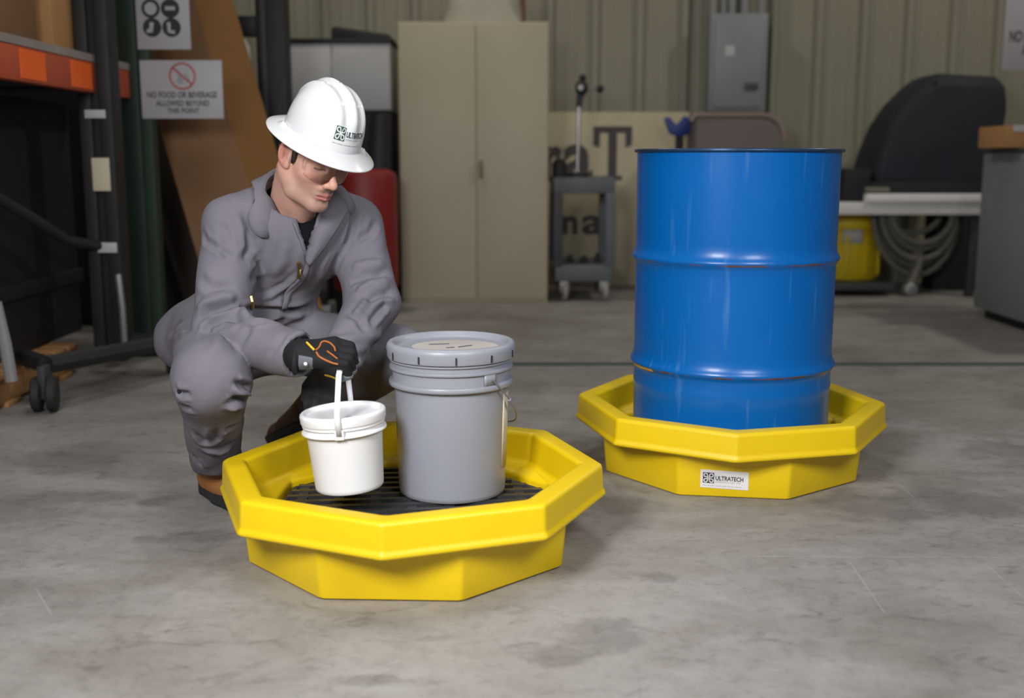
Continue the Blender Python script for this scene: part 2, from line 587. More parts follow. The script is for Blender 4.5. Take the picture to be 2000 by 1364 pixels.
def disc2d(cx, cy, r, n=28, r2=0.0):
    if r2:
        pts = [(cx + q * math.cos(2 * math.pi * k / n), cy + q * math.sin(2 * math.pi * k / n)) for k in range(n) for q in (r2, r)]
        return pts, [(2 * k, 2 * k + 1, (2 * k + 3) % (2 * n), (2 * k + 2) % (2 * n)) for k in range(n)]
    pts = [(cx + r * math.cos(2 * math.pi * k / n), cy + r * math.sin(2 * math.pi * k / n)) for k in range(n)]
    return pts, [tuple(range(n))]


def art(name, shapes, fn, m, parent, lift=0.0006):
    vs, fs = [], []
    for pts, ff in shapes:
        k = len(vs)
        vs += [fn(x, y, lift) for x, y in pts]
        fs += [tuple(i + k for i in f) for f in ff]
    return link(name, vs, fs, m, parent, smooth=0)


def knot2d(s):
    """white strokes of the four-loop emblem in a square of side s centred on 0"""
    out = []
    for qx, qy in ((1, 1), (-1, 1), (-1, -1), (1, -1)):
        cx, cy, r = qx * 0.255, qy * 0.255, 0.155
        a0 = math.atan2(-qy, -qx)
        path = [(0.03 * -qy, 0.03 * qx)]
        for i in range(15):
            a = a0 + math.radians(48) + math.radians(264) * i / 14
            path.append((cx + r * math.cos(a), cy + r * math.sin(a)))
        path.append((0.03 * qy, 0.03 * -qx))
        out.append(ribbon2d([(x * s, y * s) for x, y in path], 0.085 * s))
    return out


# ------------------------------------------------------------------ signed distance modelling (person, soft covers)
def surface(fn, lo, hi, h):
    lo, hi = np.array(lo, float), np.array(hi, float)
    K = 4
    nb = np.ceil((hi - lo) / (h * K)).astype(int)
    ax = [lo[i] + (np.arange(nb[i]) + 0.5) * h * K for i in range(3)]
    G = np.stack(np.meshgrid(*ax, indexing='ij'), -1).reshape(-1, 3)
    Fc = fn(G).reshape(nb)
    F = np.repeat(np.repeat(np.repeat(Fc, K, 0), K, 1), K, 2)
    act = np.abs(Fc) < h * K * 1.9 + 0.008
    act = np.repeat(np.repeat(np.repeat(act, K, 0), K, 1), K, 2)
    idx = np.argwhere(act)
    P = lo + (idx + 0.5) * h
    val = np.empty(len(P))
    for i in range(0, len(P), 400000): val[i:i + 400000] = fn(P[i:i + 400000])
    F[act] = val
    F[0] = F[-1] = 1; F[:, 0] = F[:, -1] = 1; F[:, :, 0] = F[:, :, -1] = 1
    S = F < 0
    n = F.shape
    cn = (n[0] - 1, n[1] - 1, n[2] - 1)
    acc = np.zeros((cn[0] * cn[1] * cn[2], 4))
    quads = []
    st = (cn[1] * cn[2], cn[2], 1)
    for axs in range(3):
        a = [slice(None)] * 3; b = [slice(None)] * 3
        a[axs] = slice(0, -1); b[axs] = slice(1, None)
        e = np.argwhere(S[tuple(a)] != S[tuple(b)])
        if not len(e): continue
        e2 = e.copy(); e2[:, axs] += 1
        f0 = F[tuple(e.T)]; f1 = F[tuple(e2.T)]
        t = f0 / (f0 - f1)
        pos = e.astype(float); pos[:, axs] += t
        o1, o2 = (axs + 1) % 3, (axs + 2) % 3
        cells = []
        for d1, d2 in ((-1, -1), (0, -1), (0, 0), (-1, 0)):
            c_ = e.copy(); c_[:, o1] += d1; c_[:, o2] += d2
            lin = c_[:, 0] * st[0] + c_[:, 1] * st[1] + c_[:, 2]
            for k in range(3): acc[:, k] += np.bincount(lin, pos[:, k], len(acc))
            acc[:, 3] += np.bincount(lin, minlength=len(acc))
            cells.append(lin)
        q = np.stack(cells, 1)
        flip = f0 > 0
        q[flip] = q[flip][:, ::-1]
        quads.append(q)
    Q = np.concatenate(quads)
    used = np.unique(Q)
    remap = np.zeros(len(acc), int); remap[used] = np.arange(len(used))
    V = acc[used, :3] / acc[used, 3:4]
    return lo + (V + 0.5) * h, remap[Q]


def surf_obj(name, fn, lo, hi, h, m, parent, org=None, relax=1):
    V, Q = surface(fn, lo, hi, h)
    for _ in range(relax):
        s = np.zeros_like(V); c_ = np.zeros(len(V))
        for i in range(4):
            j = (i + 1) % 4
            for a, b in ((i, j), (j, i)):
                for k in range(3): s[:, k] += np.bincount(Q[:, a], V[Q[:, b], k], len(V))
                c_ += np.bincount(Q[:, a], minlength=len(V))
        V = V * 0.5 + 0.5 * s / c_[:, None]
    o0 = np.array(ORG[parent.name] if parent else (org or (0, 0, 0)))
    me = bpy.data.meshes.new(name)
    me.vertices.add(len(V)); me.vertices.foreach_set('co', (V - o0).ravel())
    me.loops.add(Q.size); me.loops.foreach_set('vertex_index', Q.ravel())
    me.polygons.add(len(Q))
    me.polygons.foreach_set('loop_start', np.arange(0, Q.size, 4))
    me.polygons.foreach_set('loop_total', np.full(len(Q), 4))
    me.update(calc_edges=True)
    me.validate()
    for p in me.polygons: p.use_smooth = True
    me.materials.append(m)
    o = bpy.data.objects.new(name, me)
    COL.objects.link(o)
    if parent: o.parent = parent
    else: o.location = o0
    ORG[o.name] = Vector(o0)
    return o, V, Q


A = lambda *q: np.array(q, float)


def cap(P, a, b, ra, rb=None):
    a, b = np.asarray(a, float), np.asarray(b, float)
    rb = ra if rb is None else rb
    d = b - a
    t = np.clip((P - a) @ d / (d @ d), 0, 1)
    return np.linalg.norm(P - a - t[:, None] * d, axis=1) - (ra + (rb - ra) * t)


def ell(P, c, r, B=None):
    q = P - np.asarray(c, float)
    if B is not None: q = q @ np.asarray(B, float).T
    r = np.asarray(r, float)
    k0 = np.linalg.norm(q / r, axis=1)
    k1 = np.linalg.norm(q / (r * r), axis=1) + 1e-9
    return k0 * (k0 - 1) / k1


def smin(a, b, k):
    h = np.clip(0.5 + 0.5 * (b - a) / k, 0, 1)
    return b + (a - b) * h - k * h * (1 - h)


def smax(a, b, k): return -smin(-a, -b, k)


def to_px(P):
    d = P[:, 1] * CP - (P[:, 2] - HC) * SP
    u = (P[:, 2] - HC) * CP + P[:, 1] * SP
    return 1000 + FPX * P[:, 0] / d, 682 - FPX * u / d


def pt(px, py, Y): return np.array(at(px, py, Y))


#@@SETTING
# ------------------------------------------------------------------ the setting
WALL_Y = 8.25
tag(MB().span((-7, -1.5, -0.06), (8, WALL_Y + 0.6, 0)).build('floor', M['floor'], smooth=0), kind='structure')

P_ = 0.3225
prof = [(0.0, 0.0), (0.022, -0.036), (0.060, -0.036), (0.082, 0.0), (0.135, 0.0), (0.145, -0.004), (0.165, -0.004), (0.175, 0.0),
        (0.225, 0.0), (0.235, -0.004), (0.255, -0.004), (0.265, 0.0)]
xs = []
x0 = at(1075, 20, WALL_Y).x - 20 * P_ - 0.041
for i in range(42):
    xs += [(x0 + i * P_ + a, WALL_Y + b) for a, b in prof]
vs, fs = [], []
for x, y in xs: vs += [(x, y, 0.0), (x, y, 4.6)]
for i in range(len(xs) - 1): fs.append((2 * i, 2 * i + 1, 2 * i + 3, 2 * i + 2))
tag(link('wall_back', vs, fs, M['wall'], smooth=0), kind='structure')
tag(box('trim_1', (-0.6, 4.84, 0.0), (2.6, 4.915, 0.002), M['stripe'], bevel=0), kind='structure')

#@@TRAYS
# ------------------------------------------------------------------ spill trays
GZ = 0.10      # height of the grates


def spill_tray(cx, cy, rot, label):
    t = thing('spill_tray', (cx, cy, 0), label, 'spill tray')
    c8 = math.cos(math.pi / 8)
    def ring(Rv, z, even):
        # 16 directions; vertices of the octagon on even (rim) or odd (base) ones, each corner softened by two points
        base = []
        for k in range(16):
            a = rot + k * math.pi / 8
            r = Rv if (k % 2 == 0) == even else Rv * c8
            base.append(Vector((cx + r * math.sin(a), cy - r * math.cos(a), z)))
        out = []
        for k in range(16):
            for q in (base[k - 1], base[(k + 1) % 16]):
                d_ = q - base[k]
                out.append(base[k] + d_ * (0.007 / d_.length))
        return out
    prof = [(0.376, 0.0, 0), (0.386, 0.006, 0), (0.391, 0.060, 0), (0.396, 0.112, 0), (0.400, 0.121, 0),
            (0.446, 0.1235, 1), (0.4575, 0.1255, 1), (0.461, 0.130, 1), (0.4605, 0.136, 1), (0.456, 0.141, 1), (0.455, 0.147, 1),
            (0.4525, 0.192, 1), (0.450, 0.199, 1), (0.443, 0.203, 1),
            (0.408, 0.203, 1), (0.399, 0.200, 1), (0.395, 0.193, 1),
            (0.387, 0.136, 1), (0.383, 0.129, 1), (0.377, 0.124, 1), (0.354, 0.113, 0), (0.350, 0.109, 0), (0.3475, 0.102, 0), (0.344, 0.030, 0), (0.336, 0.022, 0)]
    vs, fs = [], []
    for R, z, e in prof: vs += ring(R, z, e == 1)
    n, N = len(prof), 32
    for i in range(n - 1):
        for k in range(N):
            fs.append((i * N + k, i * N + (k + 1) % N, (i + 1) * N + (k + 1) % N, (i + 1) * N + k))
    fs.append(tuple(range(N))[::-1])
    fs.append(tuple((n - 1) * N + k for k in range(N)))
    b = link('body', vs, fs, M['yellow'], t, smooth=80)
    wn = b.modifiers.new('weighted_normals', 'WEIGHTED_NORMAL')
    wn.weight = 60
    return t, b


T1 = (-0.2378, 2.5343, -0.039)
T2 = (0.6493, 3.2417, -0.146)
tray1, _ = spill_tray(*T1, 'yellow octagonal spill tray in the foreground holding a grey pail on its grate')
tray2, tray2_body = spill_tray(*T2, 'yellow octagonal spill tray with white printed label under the blue drum')


def grate(cx, cy, rot, label):
    t = thing('floor_grate', (cx, cy, 0.022), label, 'grate')
    R = 0.335
    def inside(x, y):
        for k in range(8):
            a = rot + math.pi / 8 + math.pi / 8 + k * math.pi / 4
            if x * math.sin(a) - y * math.cos(a) > R * math.cos(math.pi / 8): return False
        return True
    def clip(p, d):
        """extent of the line p + t d inside the octagon"""
        lo, hi = -1.0, 1.0
        for k in range(8):
            a = rot + math.pi / 4 + k * math.pi / 4
            nx, ny = math.sin(a), -math.cos(a)
            den = nx * d[0] + ny * d[1]
            num = R * math.cos(math.pi / 8) - (nx * p[0] + ny * p[1])
            if abs(den) < 1e-6:
                if num < 0: return None
            elif den > 0: hi = min(hi, num / den)
            else: lo = max(lo, num / den)
        return (lo, hi) if hi - lo > 0.02 else None
    m = MB()
    rz = Matrix.Rotation(0.10, 3, 'Z')
    for ax, gap, zt, th, w in ((0, 0.044, GZ, 0.020, 0.017), (1, 0.088, GZ - 0.003, 0.024, 0.024)):
        d = rz @ Vector((1, 0, 0) if ax == 0 else (0, 1, 0))
        q = rz @ Vector((0, 1, 0) if ax == 0 else (1, 0, 0))
        k = int(R / gap) + 1
        for i in range(-k, k + 1):
            p = q * (i * gap)
            c = clip(p, d)
            if not c: continue
            mid = p + d * (c[0] + c[1]) / 2
            m.box((cx + mid.x, cy + mid.y, zt - th / 2), (c[1] - c[0], w, th), Matrix.Rotation(math.atan2(d.y, d.x), 3, 'Z'))
    m.build('mesh_panel', M['grate'], t, smooth=0)
    e = MB()
    pts = []
    for k in range(8):
        a = rot + math.pi / 8 + k * math.pi / 4
        pts.append((cx + R * math.sin(a), cy - R * math.cos(a), GZ - 0.011))
    e.tube(pts, 0.010, 8, closed=True)
    e.build('edge_frame', M['grate'], t)
    for k in range(8):
        a = rot + math.pi / 8 + k * math.pi / 4
        f = MB()
        f.tube([(cx + 0.27 * math.sin(a), cy - 0.27 * math.cos(a), 0.022), (cx + 0.27 * math.sin(a), cy - 0.27 * math.cos(a), GZ - 0.015)], 0.014, 10)
        f.build('support_foot', M['grate'], t)
    return t


grate(*T1, 'black plastic grate inside the foreground spill tray under the grey pail')
grate(*T2, 'black plastic grate under the blue drum inside the right-hand spill tray')

# printed label on the face of the second tray
lab_c = None
for k in range(8):
    a = T2[2] + k * math.pi / 4
    nrm = Vector((math.sin(a), -math.cos(a), 0))
    if k == 0:
        tang = Vector((math.cos(a), math.sin(a), 0))
        fc = Vector((T2[0], T2[1], 0)) + nrm * (0.3955 * math.cos(math.pi / 8))
        lab = (fc, tang, nrm)
fc, tang, nrm = lab
LX, LZ, LW, LH = -0.0235, 0.0525, 0.128, 0.051


def lab_fn(x, y, lift):
    z = LZ + y - 0.004 * x / LW
    r = 0.3865 + 0.0085 * (z / 0.112)
    return Vector((T2[0], T2[1], 0)) + nrm * (r * math.cos(math.pi / 8) + lift + 0.0008) + tang * (LX + x) + Vector((0, 0, z))


mlab = MB()
cor = [(-LW / 2, -LH / 2), (LW / 2, -LH / 2), (LW / 2, LH / 2), (-LW / 2, LH / 2)]
mlab.add([lab_fn(x, y, -0.0018) for x, y in cor] + [lab_fn(x, y, 0.0004) for x, y in cor],
         [(0, 1, 2, 3), (7, 6, 5, 4), (0, 4, 5, 1), (1, 5, 6, 2), (2, 6, 7, 3), (3, 7, 4, 0)])
lab_o = mlab.build('label_sticker', M['label_white'], tray2, smooth=0)
lab_o['label'] = 'white printed label'


def brand_art(fn, parent, s, ink, x, y, tw, th):
    """emblem square centred at (x, y) and lettering to its right, tw wide and th high"""
    art('emblem', [rect2d(x - s / 2, y - s / 2, x + s / 2, y + s / 2, 6, 6)], fn, ink, parent, 0.0008)
    art('emblem_loops', [(place2d(p, x, y), f) for p, f in knot2d(s)], fn, M['label_white'], parent, 0.0013)
    p, f, w = text2d('ULTRATECH', th, 0.028)
    art('lettering', [(place2d(p, x + s * 0.62, y - th * 0.42, tw / w), f)], fn, M['ink_slate'], parent, 0.0010)
    p, f, w = text2d('INTERNATIONAL, INC.', th * 0.28)
    art('small_lettering', [(place2d(p, x + s * 0.64, y - th * 0.95, tw * 0.92 / w), f)], fn, M['ink_pale'], parent, 0.0010)
    xx, sh = x - s / 2, []
    wd = s * 1.12 + tw
    for q in (0.10, 0.05, 0.13, 0.04, 0.09, 0.12, 0.06, 0.10, 0.08, 0.07):
        sh.append(rect2d(xx, y - s * 0.74, xx + wd * q * 0.9, y - s * 0.70))
        xx += wd * (q + 0.014)
    art('fine_print', sh, fn, M['ink_pale'], parent, 0.0010)


brand_art(lab_fn, lab_o, 0.030, M['ink_slate'], -0.0425, 0.003, 0.074, 0.0125)

#@@DRUM
# ------------------------------------------------------------------ blue steel drum
DX, DY = 0.6509, 3.2408
ZT, ZA, ZB = 0.935, 0.628, 0.321
drum = thing('steel_drum', (DX, DY, GZ), 'tall glossy blue steel drum with two rust-edged hoops standing in a yellow tray', 'drum')
def hoop(z): return [(0.2865, z - 0.020), (0.289, z - 0.013), (0.2945, z - 0.006), (0.2975, z - 0.001), (0.2975, z + 0.003), (0.294, z + 0.009), (0.290, z + 0.017), (0.2885, z + 0.026), (0.2868, z + 0.036)]
prof = [(0.280, GZ), (0.294, GZ), (0.2965, GZ + 0.005), (0.294, GZ + 0.013), (0.287, GZ + 0.017), (0.286, GZ + 0.03), (0.286, ZB - 0.07), (0.288, ZB - 0.06), (0.286, ZB - 0.05), (0.286, ZB - 0.03)] + hoop(ZB) + [(0.2866, ZB + 0.05)]
prof += [(0.287, ZA - 0.04)] + hoop(ZA) + [(0.2872, ZA + 0.05), (0.2878, ZT - 0.020), (0.2885, ZT - 0.009)]
MB().lathe((DX, DY, 0), prof, 128, caps=True).build('shell', drum_material([a - GZ for a in (ZA - 0.0045, ZB - 0.0045)]), drum, smooth=50)
MB().lathe((DX, DY, 0), [(0.2875, ZT - 0.010), (0.2940, ZT - 0.0095), (0.2970, ZT - 0.0065), (0.2970, ZT - 0.003), (0.294, ZT), (0.290, ZT), (0.2865, ZT - 0.004), (0.2855, ZT - 0.02)], 128, caps=False).build(
    'top_chime', mat('drum_chime', (0.03, 0.07, 0.15), 0.3, metal=0.5, var=0.3, scale=12), drum, smooth=60)
MB().lathe((DX, DY, 0), [(0.0, ZT - 0.012), (0.18, ZT - 0.012), (0.19, ZT - 0.018), (0.2862, ZT - 0.02)], 96, caps=False).build('drum_head', M['blue_head'], drum, smooth=60)
MB().lathe((DX - 0.05, DY + 0.2, ZT - 0.019), [(0.035, 0), (0.035, 0.008), (0.028, 0.012), (0.0, 0.012)], 24).build('bung', M['dull_steel'], drum)
# yellow paint scuff on the lower hoop
sc = []
for i in range(10):
    a = math.pi + 0.10 + i * 0.05
    for z, r in ((ZB - 0.010, 0.2925), (ZB - 0.002, 0.2982)): sc.append((DX + r * math.cos(a), DY + r * math.sin(a), z - 0.001))
link('paint_scuff', sc, [(2 * i, 2 * i + 1, 2 * i + 3, 2 * i + 2) for i in range(9)], M['yellow_line'], drum)

#@@PAILS
# ------------------------------------------------------------------ grey five-gallon pail
GX, GY = -0.148, 2.65
pail = thing('grey_pail', (GX, GY, GZ), 'grey lidded plastic pail standing in the foreground yellow tray', 'pail')
prof = [(0.0, GZ + 0.004), (0.122, GZ + 0.004), (0.126, GZ), (0.1295, GZ + 0.003), (0.131, GZ + 0.012), (0.1385, 0.362), (0.1385, 0.366),
        (0.150, 0.370), (0.1515, 0.373), (0.1515, 0.379), (0.150, 0.382), (0.1425, 0.384), (0.1425, 0.408), (0.149, 0.4105), (0.150, 0.4135), (0.149, 0.4165),
        (0.1435, 0.418), (0.1435, 0.428), (0.149, 0.430), (0.149, 0.434), (0.144, 0.436), (0.1435, 0.458)]
MB().lathe((GX, GY, 0), prof, 96, caps=False).build('body', M['grey_pail'], pail, smooth=45)
lid = MB().lathe((GX, GY, 0), [(0.147, 0.437), (0.1535, 0.437), (0.1550, 0.441), (0.1550, 0.452), (0.1565, 0.460), (0.155, 0.468), (0.151, 0.473), (0.145, 0.4745), (0.139, 0.472), (0.135, 0.465), (0.132, 0.460), (0.10, 0.459), (0.0, 0.459)], 96, caps=False).build('lid', M['grey_pail'], pail, smooth=50)
for k in range(11):
    a = -math.pi / 2 + k * 2 * math.pi / 11 + 0.13
    r = 0.1562
    MB().box((GX + r * math.cos(a), GY + r * math.sin(a), 0.4485), (0.003, 0.0034, 0.017), Matrix.Rotation(a, 3, 'Z')).build('tear_slot', M['black_plastic'], lid, smooth=0)
link('lid_label', [(GX + 0.105 * math.cos(q) + 0.01, GY + 0.09 * math.sin(q) - 0.005, 0.4602) for q in np.linspace(0, 2 * math.pi, 40, endpoint=False)], [tuple(range(40))], M['lid_label'], lid)
for dx, dy, w in ((-0.03, 0.02, 0.05), (0.035, -0.01, 0.04), (0.0, -0.03, 0.02)):
    MB().box((GX + dx, GY + dy, 0.4606), (w, 0.006, 0.001), Matrix.Rotation(0.4 + dx * 8, 3, 'Z')).build('printed_mark', M['ink_slate'], lid, smooth=0)
# ear and wire bail on the right
ea = math.radians(-48)
def gp(a, r, z): return Vector((GX + r * math.cos(a), GY + r * math.sin(a), z))
def plate(a0, a1, z0, z1, r, n=6):
    v = []
    for i in range(n + 1):
        a = a0 + (a1 - a0) * i / n
        v += [gp(a, r, z0), gp(a, r, z1)]
    return v, [(2 * i, 2 * i + 2, 2 * i + 3, 2 * i + 1) for i in range(n)]
for side, nm in ((0, 'bail_ear'), (math.pi, 'bail_ear')):
    v, f = plate(ea - 0.12 + side, ea + 0.12 + side, 0.383, 0.412, 0.1435)
    link(nm, v, f, M['grey_pail'], pail, solid=0.004)
p0, p1 = gp(ea, 0.149, 0.398), gp(ea + math.pi, 0.149, 0.398)
out = Vector((math.cos(ea + math.pi / 2), math.sin(ea + math.pi / 2), 0))
bail = []
for i in range(25):
    t = math.pi * i / 24
    c_ = (p0 + p1) / 2
    ax_ = (p0 - p1) / 2
    q = c_ + ax_ * math.cos(t) * 1.03 + out * math.sin(t) * 0.164 + Vector((0, 0, -0.150 * math.sin(t)))
    bail.append(q)
MB().tube(bail, 0.0019, 8).build('wire_bail', M['dull_steel'], pail)
MB().tube(bail[3:5], 0.0042, 10).build('bail_grip', M['purple'], pail)
v, f = plate(ea + 0.42, ea + 2.6, 0.165, 0.352, 0.1352, 30)
for i in range(len(v)):
    zz = v[i].z
    r = 0.131 + (zz - GZ - 0.012) / (0.362 - GZ - 0.012) * 0.0075 + 0.0004
    a = ea + 0.42 + (2.18) * (i // 2) / 30
    v[i] = gp(a, r, zz)
link('side_label', v, f, M['kraft_label'], pail, solid=0.0006)

# ------------------------------------------------------------------ white one-gallon pail, held in the air
WX, WY, WZ = -0.376, 2.48, 0.158
wp = thing('white_pail', (WX, WY, WZ), 'small white plastic pail with lid held by its strap handle', 'pail')
TILT = Matrix.Rotation(math.radians(-4.0), 3, 'Y')
def wl(v): return Vector((WX, WY, WZ)) + TILT @ Vector(v)
prof = [(0.0, 0.003), (0.072, 0.003), (0.0755, 0.0), (0.0782, 0.003), (0.079, 0.010), (0.0865, 0.136), (0.0875, 0.140), (0.0965, 0.1415), (0.0975, 0.1435), (0.0965, 0.1465), (0.090, 0.149), (0.0895, 0.158), (0.0945, 0.159), (0.0945, 0.166), (0.0895, 0.167), (0.089, 0.180)]
MB().lathe((WX, WY, WZ), prof, 80, axis=TILT @ Matrix.Diagonal((1, 1, 0.955)), caps=False).build('body', M['white_pail'], wp, smooth=45)
MB().lathe((WX, WY, WZ), [(0.092, 0.1665), (0.0965, 0.1665), (0.0978, 0.170), (0.0978, 0.178), (0.0985, 0.183), (0.0975, 0.188), (0.094, 0.191), (0.089, 0.191), (0.086, 0.187), (0.0845, 0.1825), (0.05, 0.182), (0.0, 0.182)], 80, axis=TILT @ Matrix.Diagonal((1, 1, 0.955)), caps=False).build('lid', M['white_lid'], wp, smooth=50)
GRIP = Vector((-0.386, 2.468, 0.4535))       # where the fist closes on the handle
KDIR = Vector((0, -math.cos(0.5), -math.sin(0.5)))
ear_f, ear_b = wl((0.004, -0.0935, 0.143)), wl((0.004, 0.0935, 0.143))
gf, gb = GRIP + KDIR * 0.052, GRIP - KDIR * 0.050
hp = [ear_f + Vector((0, -0.004, 0)), wl((0.004, -0.102, 0.19))]
for i in range(1, 6): hp.append(hp[1].lerp(gf, i / 5))
hp += [GRIP.copy()]
back = [gb.lerp(wl((0.004, 0.102, 0.19)), i / 5) for i in range(6)]
hp += back + [ear_b + Vector((0, 0.004, 0))]
v, f = [], []
for i, p in enumerate(hp):
    w = 0.0062
    v += [p + Vector((-w, 0, 0)), p + Vector((w, 0, 0))]
    if i: f.append((2 * i - 2, 2 * i - 1, 2 * i + 1, 2 * i))
link('strap_handle', v, f, M['white_lid'], wp, solid=0.003)
for s in (-1, 1):
    m_ = MB().box(wl((0.004, s * 0.096, 0.145)), (0.022, 0.008, 0.022), TILT)
    m_.build('handle_ear', M['white_lid'], wp, bevel=0.002)

#@@PERSON
# ------------------------------------------------------------------ the person
person = thing('person', (-0.72, 2.95, 0), 'person in grey coverall and white hard hat squatting, lowering a white pail', 'person')

hipR, kneeR, ankR = pt(420, 660, 2.97), pt(414, 738, 2.56), A(-0.797, 2.885, 0.13)
hipL, kneeL, ankL = pt(505, 655, 3.06), pt(775, 697, 2.93), A(-0.575, 3.17, 0.17)
shR, shL = pt(453, 440, 2.84), pt(693, 438, 3.0)
elR, elL = pt(430, 655, 2.70), pt(727, 592, 2.86)
wrR, wrL = pt(588, 694, 2.53), pt(664, 700, 2.68)
PEL, BEL, CHE = pt(452, 650, 3.02), pt(515, 565, 2.97), pt(572, 462, 2.92)
NECK0 = A(-0.572, 2.905, 0.775)

# head frame: forward, left, up
_ps, _ph, _ro = math.radians(46), math.radians(21.5), math.radians(5)
HF = A(math.cos(_ph) * math.sin(_ps), -math.cos(_ph) * math.cos(_ps), -math.sin(_ph))
HU = A(math.sin(_ph) * math.sin(_ps), -math.sin(_ph) * math.cos(_ps), math.cos(_ph))
HL = np.cross(HU, HF)
HU, HL = HU * math.cos(_ro) + HL * math.sin(_ro), HL * math.cos(_ro) - HU * math.sin(_ro)
HC_ = A(-0.497, 2.78, 0.913)
HS = 0.955
HB = np.stack([HF, HL, HU])


def h2w(f, l, u): return HC_ + HS * (f * HF + l * HL + u * HU)


def head_sdf(P):
    Q = (P - HC_) @ HB.T / HS
    S = Q.copy(); S[:, 1] = np.abs(S[:, 1])
    d = ell(S, (-0.006, 0, 0.045), (0.091, 0.076, 0.088))
    d = smin(d, ell(S, (0.028, 0, -0.030), (0.070, 0.061, 0.085)), 0.03)
    d = smin(d, cap(S, (-0.012, 0.053, -0.048), (0.020, 0.047, -0.088), 0.014, 0.014), 0.03)
    d = smin(d, cap(S, (0.020, 0.047, -0.088), (0.072, 0.015, -0.104), 0.014, 0.015), 0.028)
    d = smin(d, ell(S, (0.076, 0, -0.104), (0.019, 0.021, 0.016)), 0.02)
    d = smin(d, ell(S, (0.060, 0.044, -0.024), (0.026, 0.022, 0.020)), 0.025)
    d = smin(d, cap(S, (0.088, 0.008, 0.026), (0.070, 0.048, 0.024), 0.010, 0.009), 0.018)
    d = smax(d, -ell(S, (0.099, 0.032, 0.004), (0.020, 0.019, 0.013)), 0.012)
    d = smin(d, ell(S, (0.074, 0.031, 0.003), (0.0145, 0.0165, 0.0125)), 0.005)
    # nose
    d = smin(d, cap(S, (0.090, 0, 0.014), (0.112, 0, -0.030), 0.0075, 0.0100), 0.012)
    d = smin(d, ell(S, (0.115, 0, -0.036), (0.0125, 0.0115, 0.0110)), 0.008)
    d = smin(d, ell(S, (0.102, 0.0125, -0.040), (0.0125, 0.0078, 0.0088)), 0.006)
    d = smax(d, -ell(S, (0.108, 0.0075, -0.050), (0.0060, 0.0038, 0.0045)), 0.003)
    # mouth
    d = smin(d, ell(S, (0.088, 0, -0.066), (0.016, 0.026, 0.020)), 0.014)
    d = smin(d, cap(S, (0.1015, 0.000, -0.0665), (0.088, 0.023, -0.071), 0.0052, 0.0026), 0.004)
    d = smin(d, cap(S, (0.0995, 0.000, -0.0785), (0.087, 0.020, -0.0755), 0.0064, 0.0028), 0.005)
    d = smax(d, -cap(S, (0.110, 0.0, -0.0722), (0.091, 0.026, -0.0735), 0.0026, 0.0012), 0.003)
    d = smax(d, -cap(S, (0.1015, 0, -0.0895), (0.096, 0.014, -0.0895), 0.005, 0.003), 0.010)
    # ears
    E = S - np.array([-0.006, 0.0775, -0.002])
    ca, sa = math.cos(0.42), math.sin(0.42)
    er = np.stack([E[:, 0] * ca - E[:, 1] * sa, E[:, 0] * sa + E[:, 1] * ca, E[:, 2]], 1)
    ct, st_ = math.cos(0.18), math.sin(0.18)
    er = np.stack([er[:, 0] * ct + er[:, 2] * st_, er[:, 1], -er[:, 0] * st_ + er[:, 2] * ct], 1)
    e = ell(er, (0, 0, 0), (0.0200, 0.0095, 0.033))
    e = smax(e, -ell(er, (0.003, 0.0095, 0.002), (0.0140, 0.0105, 0.0235)), 0.003)
    e = smin(e, cap(er, (-0.006, 0.001, -0.012), (-0.004, 0.001, 0.014), 0.0035, 0.003), 0.003)
    e = smin(e, ell(er, (0.012, 0.0015, -0.006), (0.005, 0.004, 0.007)), 0.004)
    e = smin(e, ell(er, (0.008, 0.001, -0.028), (0.0085, 0.006, 0.009)), 0.006)
    d = smin(d, e, 0.005)
    d = d * HS
    # neck and upper chest
    nb = h2w(-0.030, 0, -0.055)
    n_ = cap(P, nb, NECK0, 0.057, 0.062)
    n_ = smin(n_, cap(P, h2w(-0.02, -0.055, -0.04), NECK0 + A(0.03, -0.05, -0.02), 0.012, 0.014), 0.03)
    n_ = smin(n_, cap(P, h2w(-0.02, 0.055, -0.04), NECK0 + A(0.03, -0.05, -0.02), 0.012, 0.014), 0.03)
    n_ = smin(n_, cap(P, h2w(0.05, 0, -0.085), NECK0 + A(0.025, -0.035, 0.0), 0.020, 0.03), 0.03)
    d = smin(d, n_, 0.02)
    ch = cap(P, NECK0 + A(-0.09, -0.02, -0.045), NECK0 + A(0.09, 0.03, -0.045), 0.050, 0.050)
    return smin(d, ch, 0.04)


lo = HC_ - A(0.23, 0.14, 0.245); hi = HC_ + A(0.20, 0.27, 0.17)
body, BV, BQ = surf_obj('body', head_sdf, lo, hi, 0.0024, M['skin'], person, relax=1)
# skin tones: lips, stubble, brows, lashes and ear redness are its own; the ear hollow's shade is painted in
Q = (BV - HC_) @ HB.T / HS
f_, l_, u_ = Q[:, 0], np.abs(Q[:, 1]), Q[:, 2]
tone = np.tile(np.array([0.63, 0.365, 0.290]), (len(BV), 1))
def blend(mask, col):
    global tone
    m_ = np.clip(mask, 0, 1)[:, None]
    tone = tone * (1 - m_) + np.array(col) * m_
g = lambda c_, s: np.exp(-((Q[:, 0] - c_[0]) ** 2 / s[0] ** 2 + (l_ - c_[1]) ** 2 / s[1] ** 2 + (Q[:, 2] - c_[2]) ** 2 / s[2] ** 2))
blend(0.45 * g((0.08, 0.046, -0.03), (0.03, 0.022, 0.022)), (0.55, 0.23, 0.17))
blend(0.5 * g((0.115, 0.0, -0.038), (0.02, 0.02, 0.015)), (0.56, 0.24, 0.18))
blend(0.55 * np.clip((l_ - 0.076) / 0.006, 0, 1) * (np.abs(u_) < 0.05), (0.55, 0.19, 0.14))
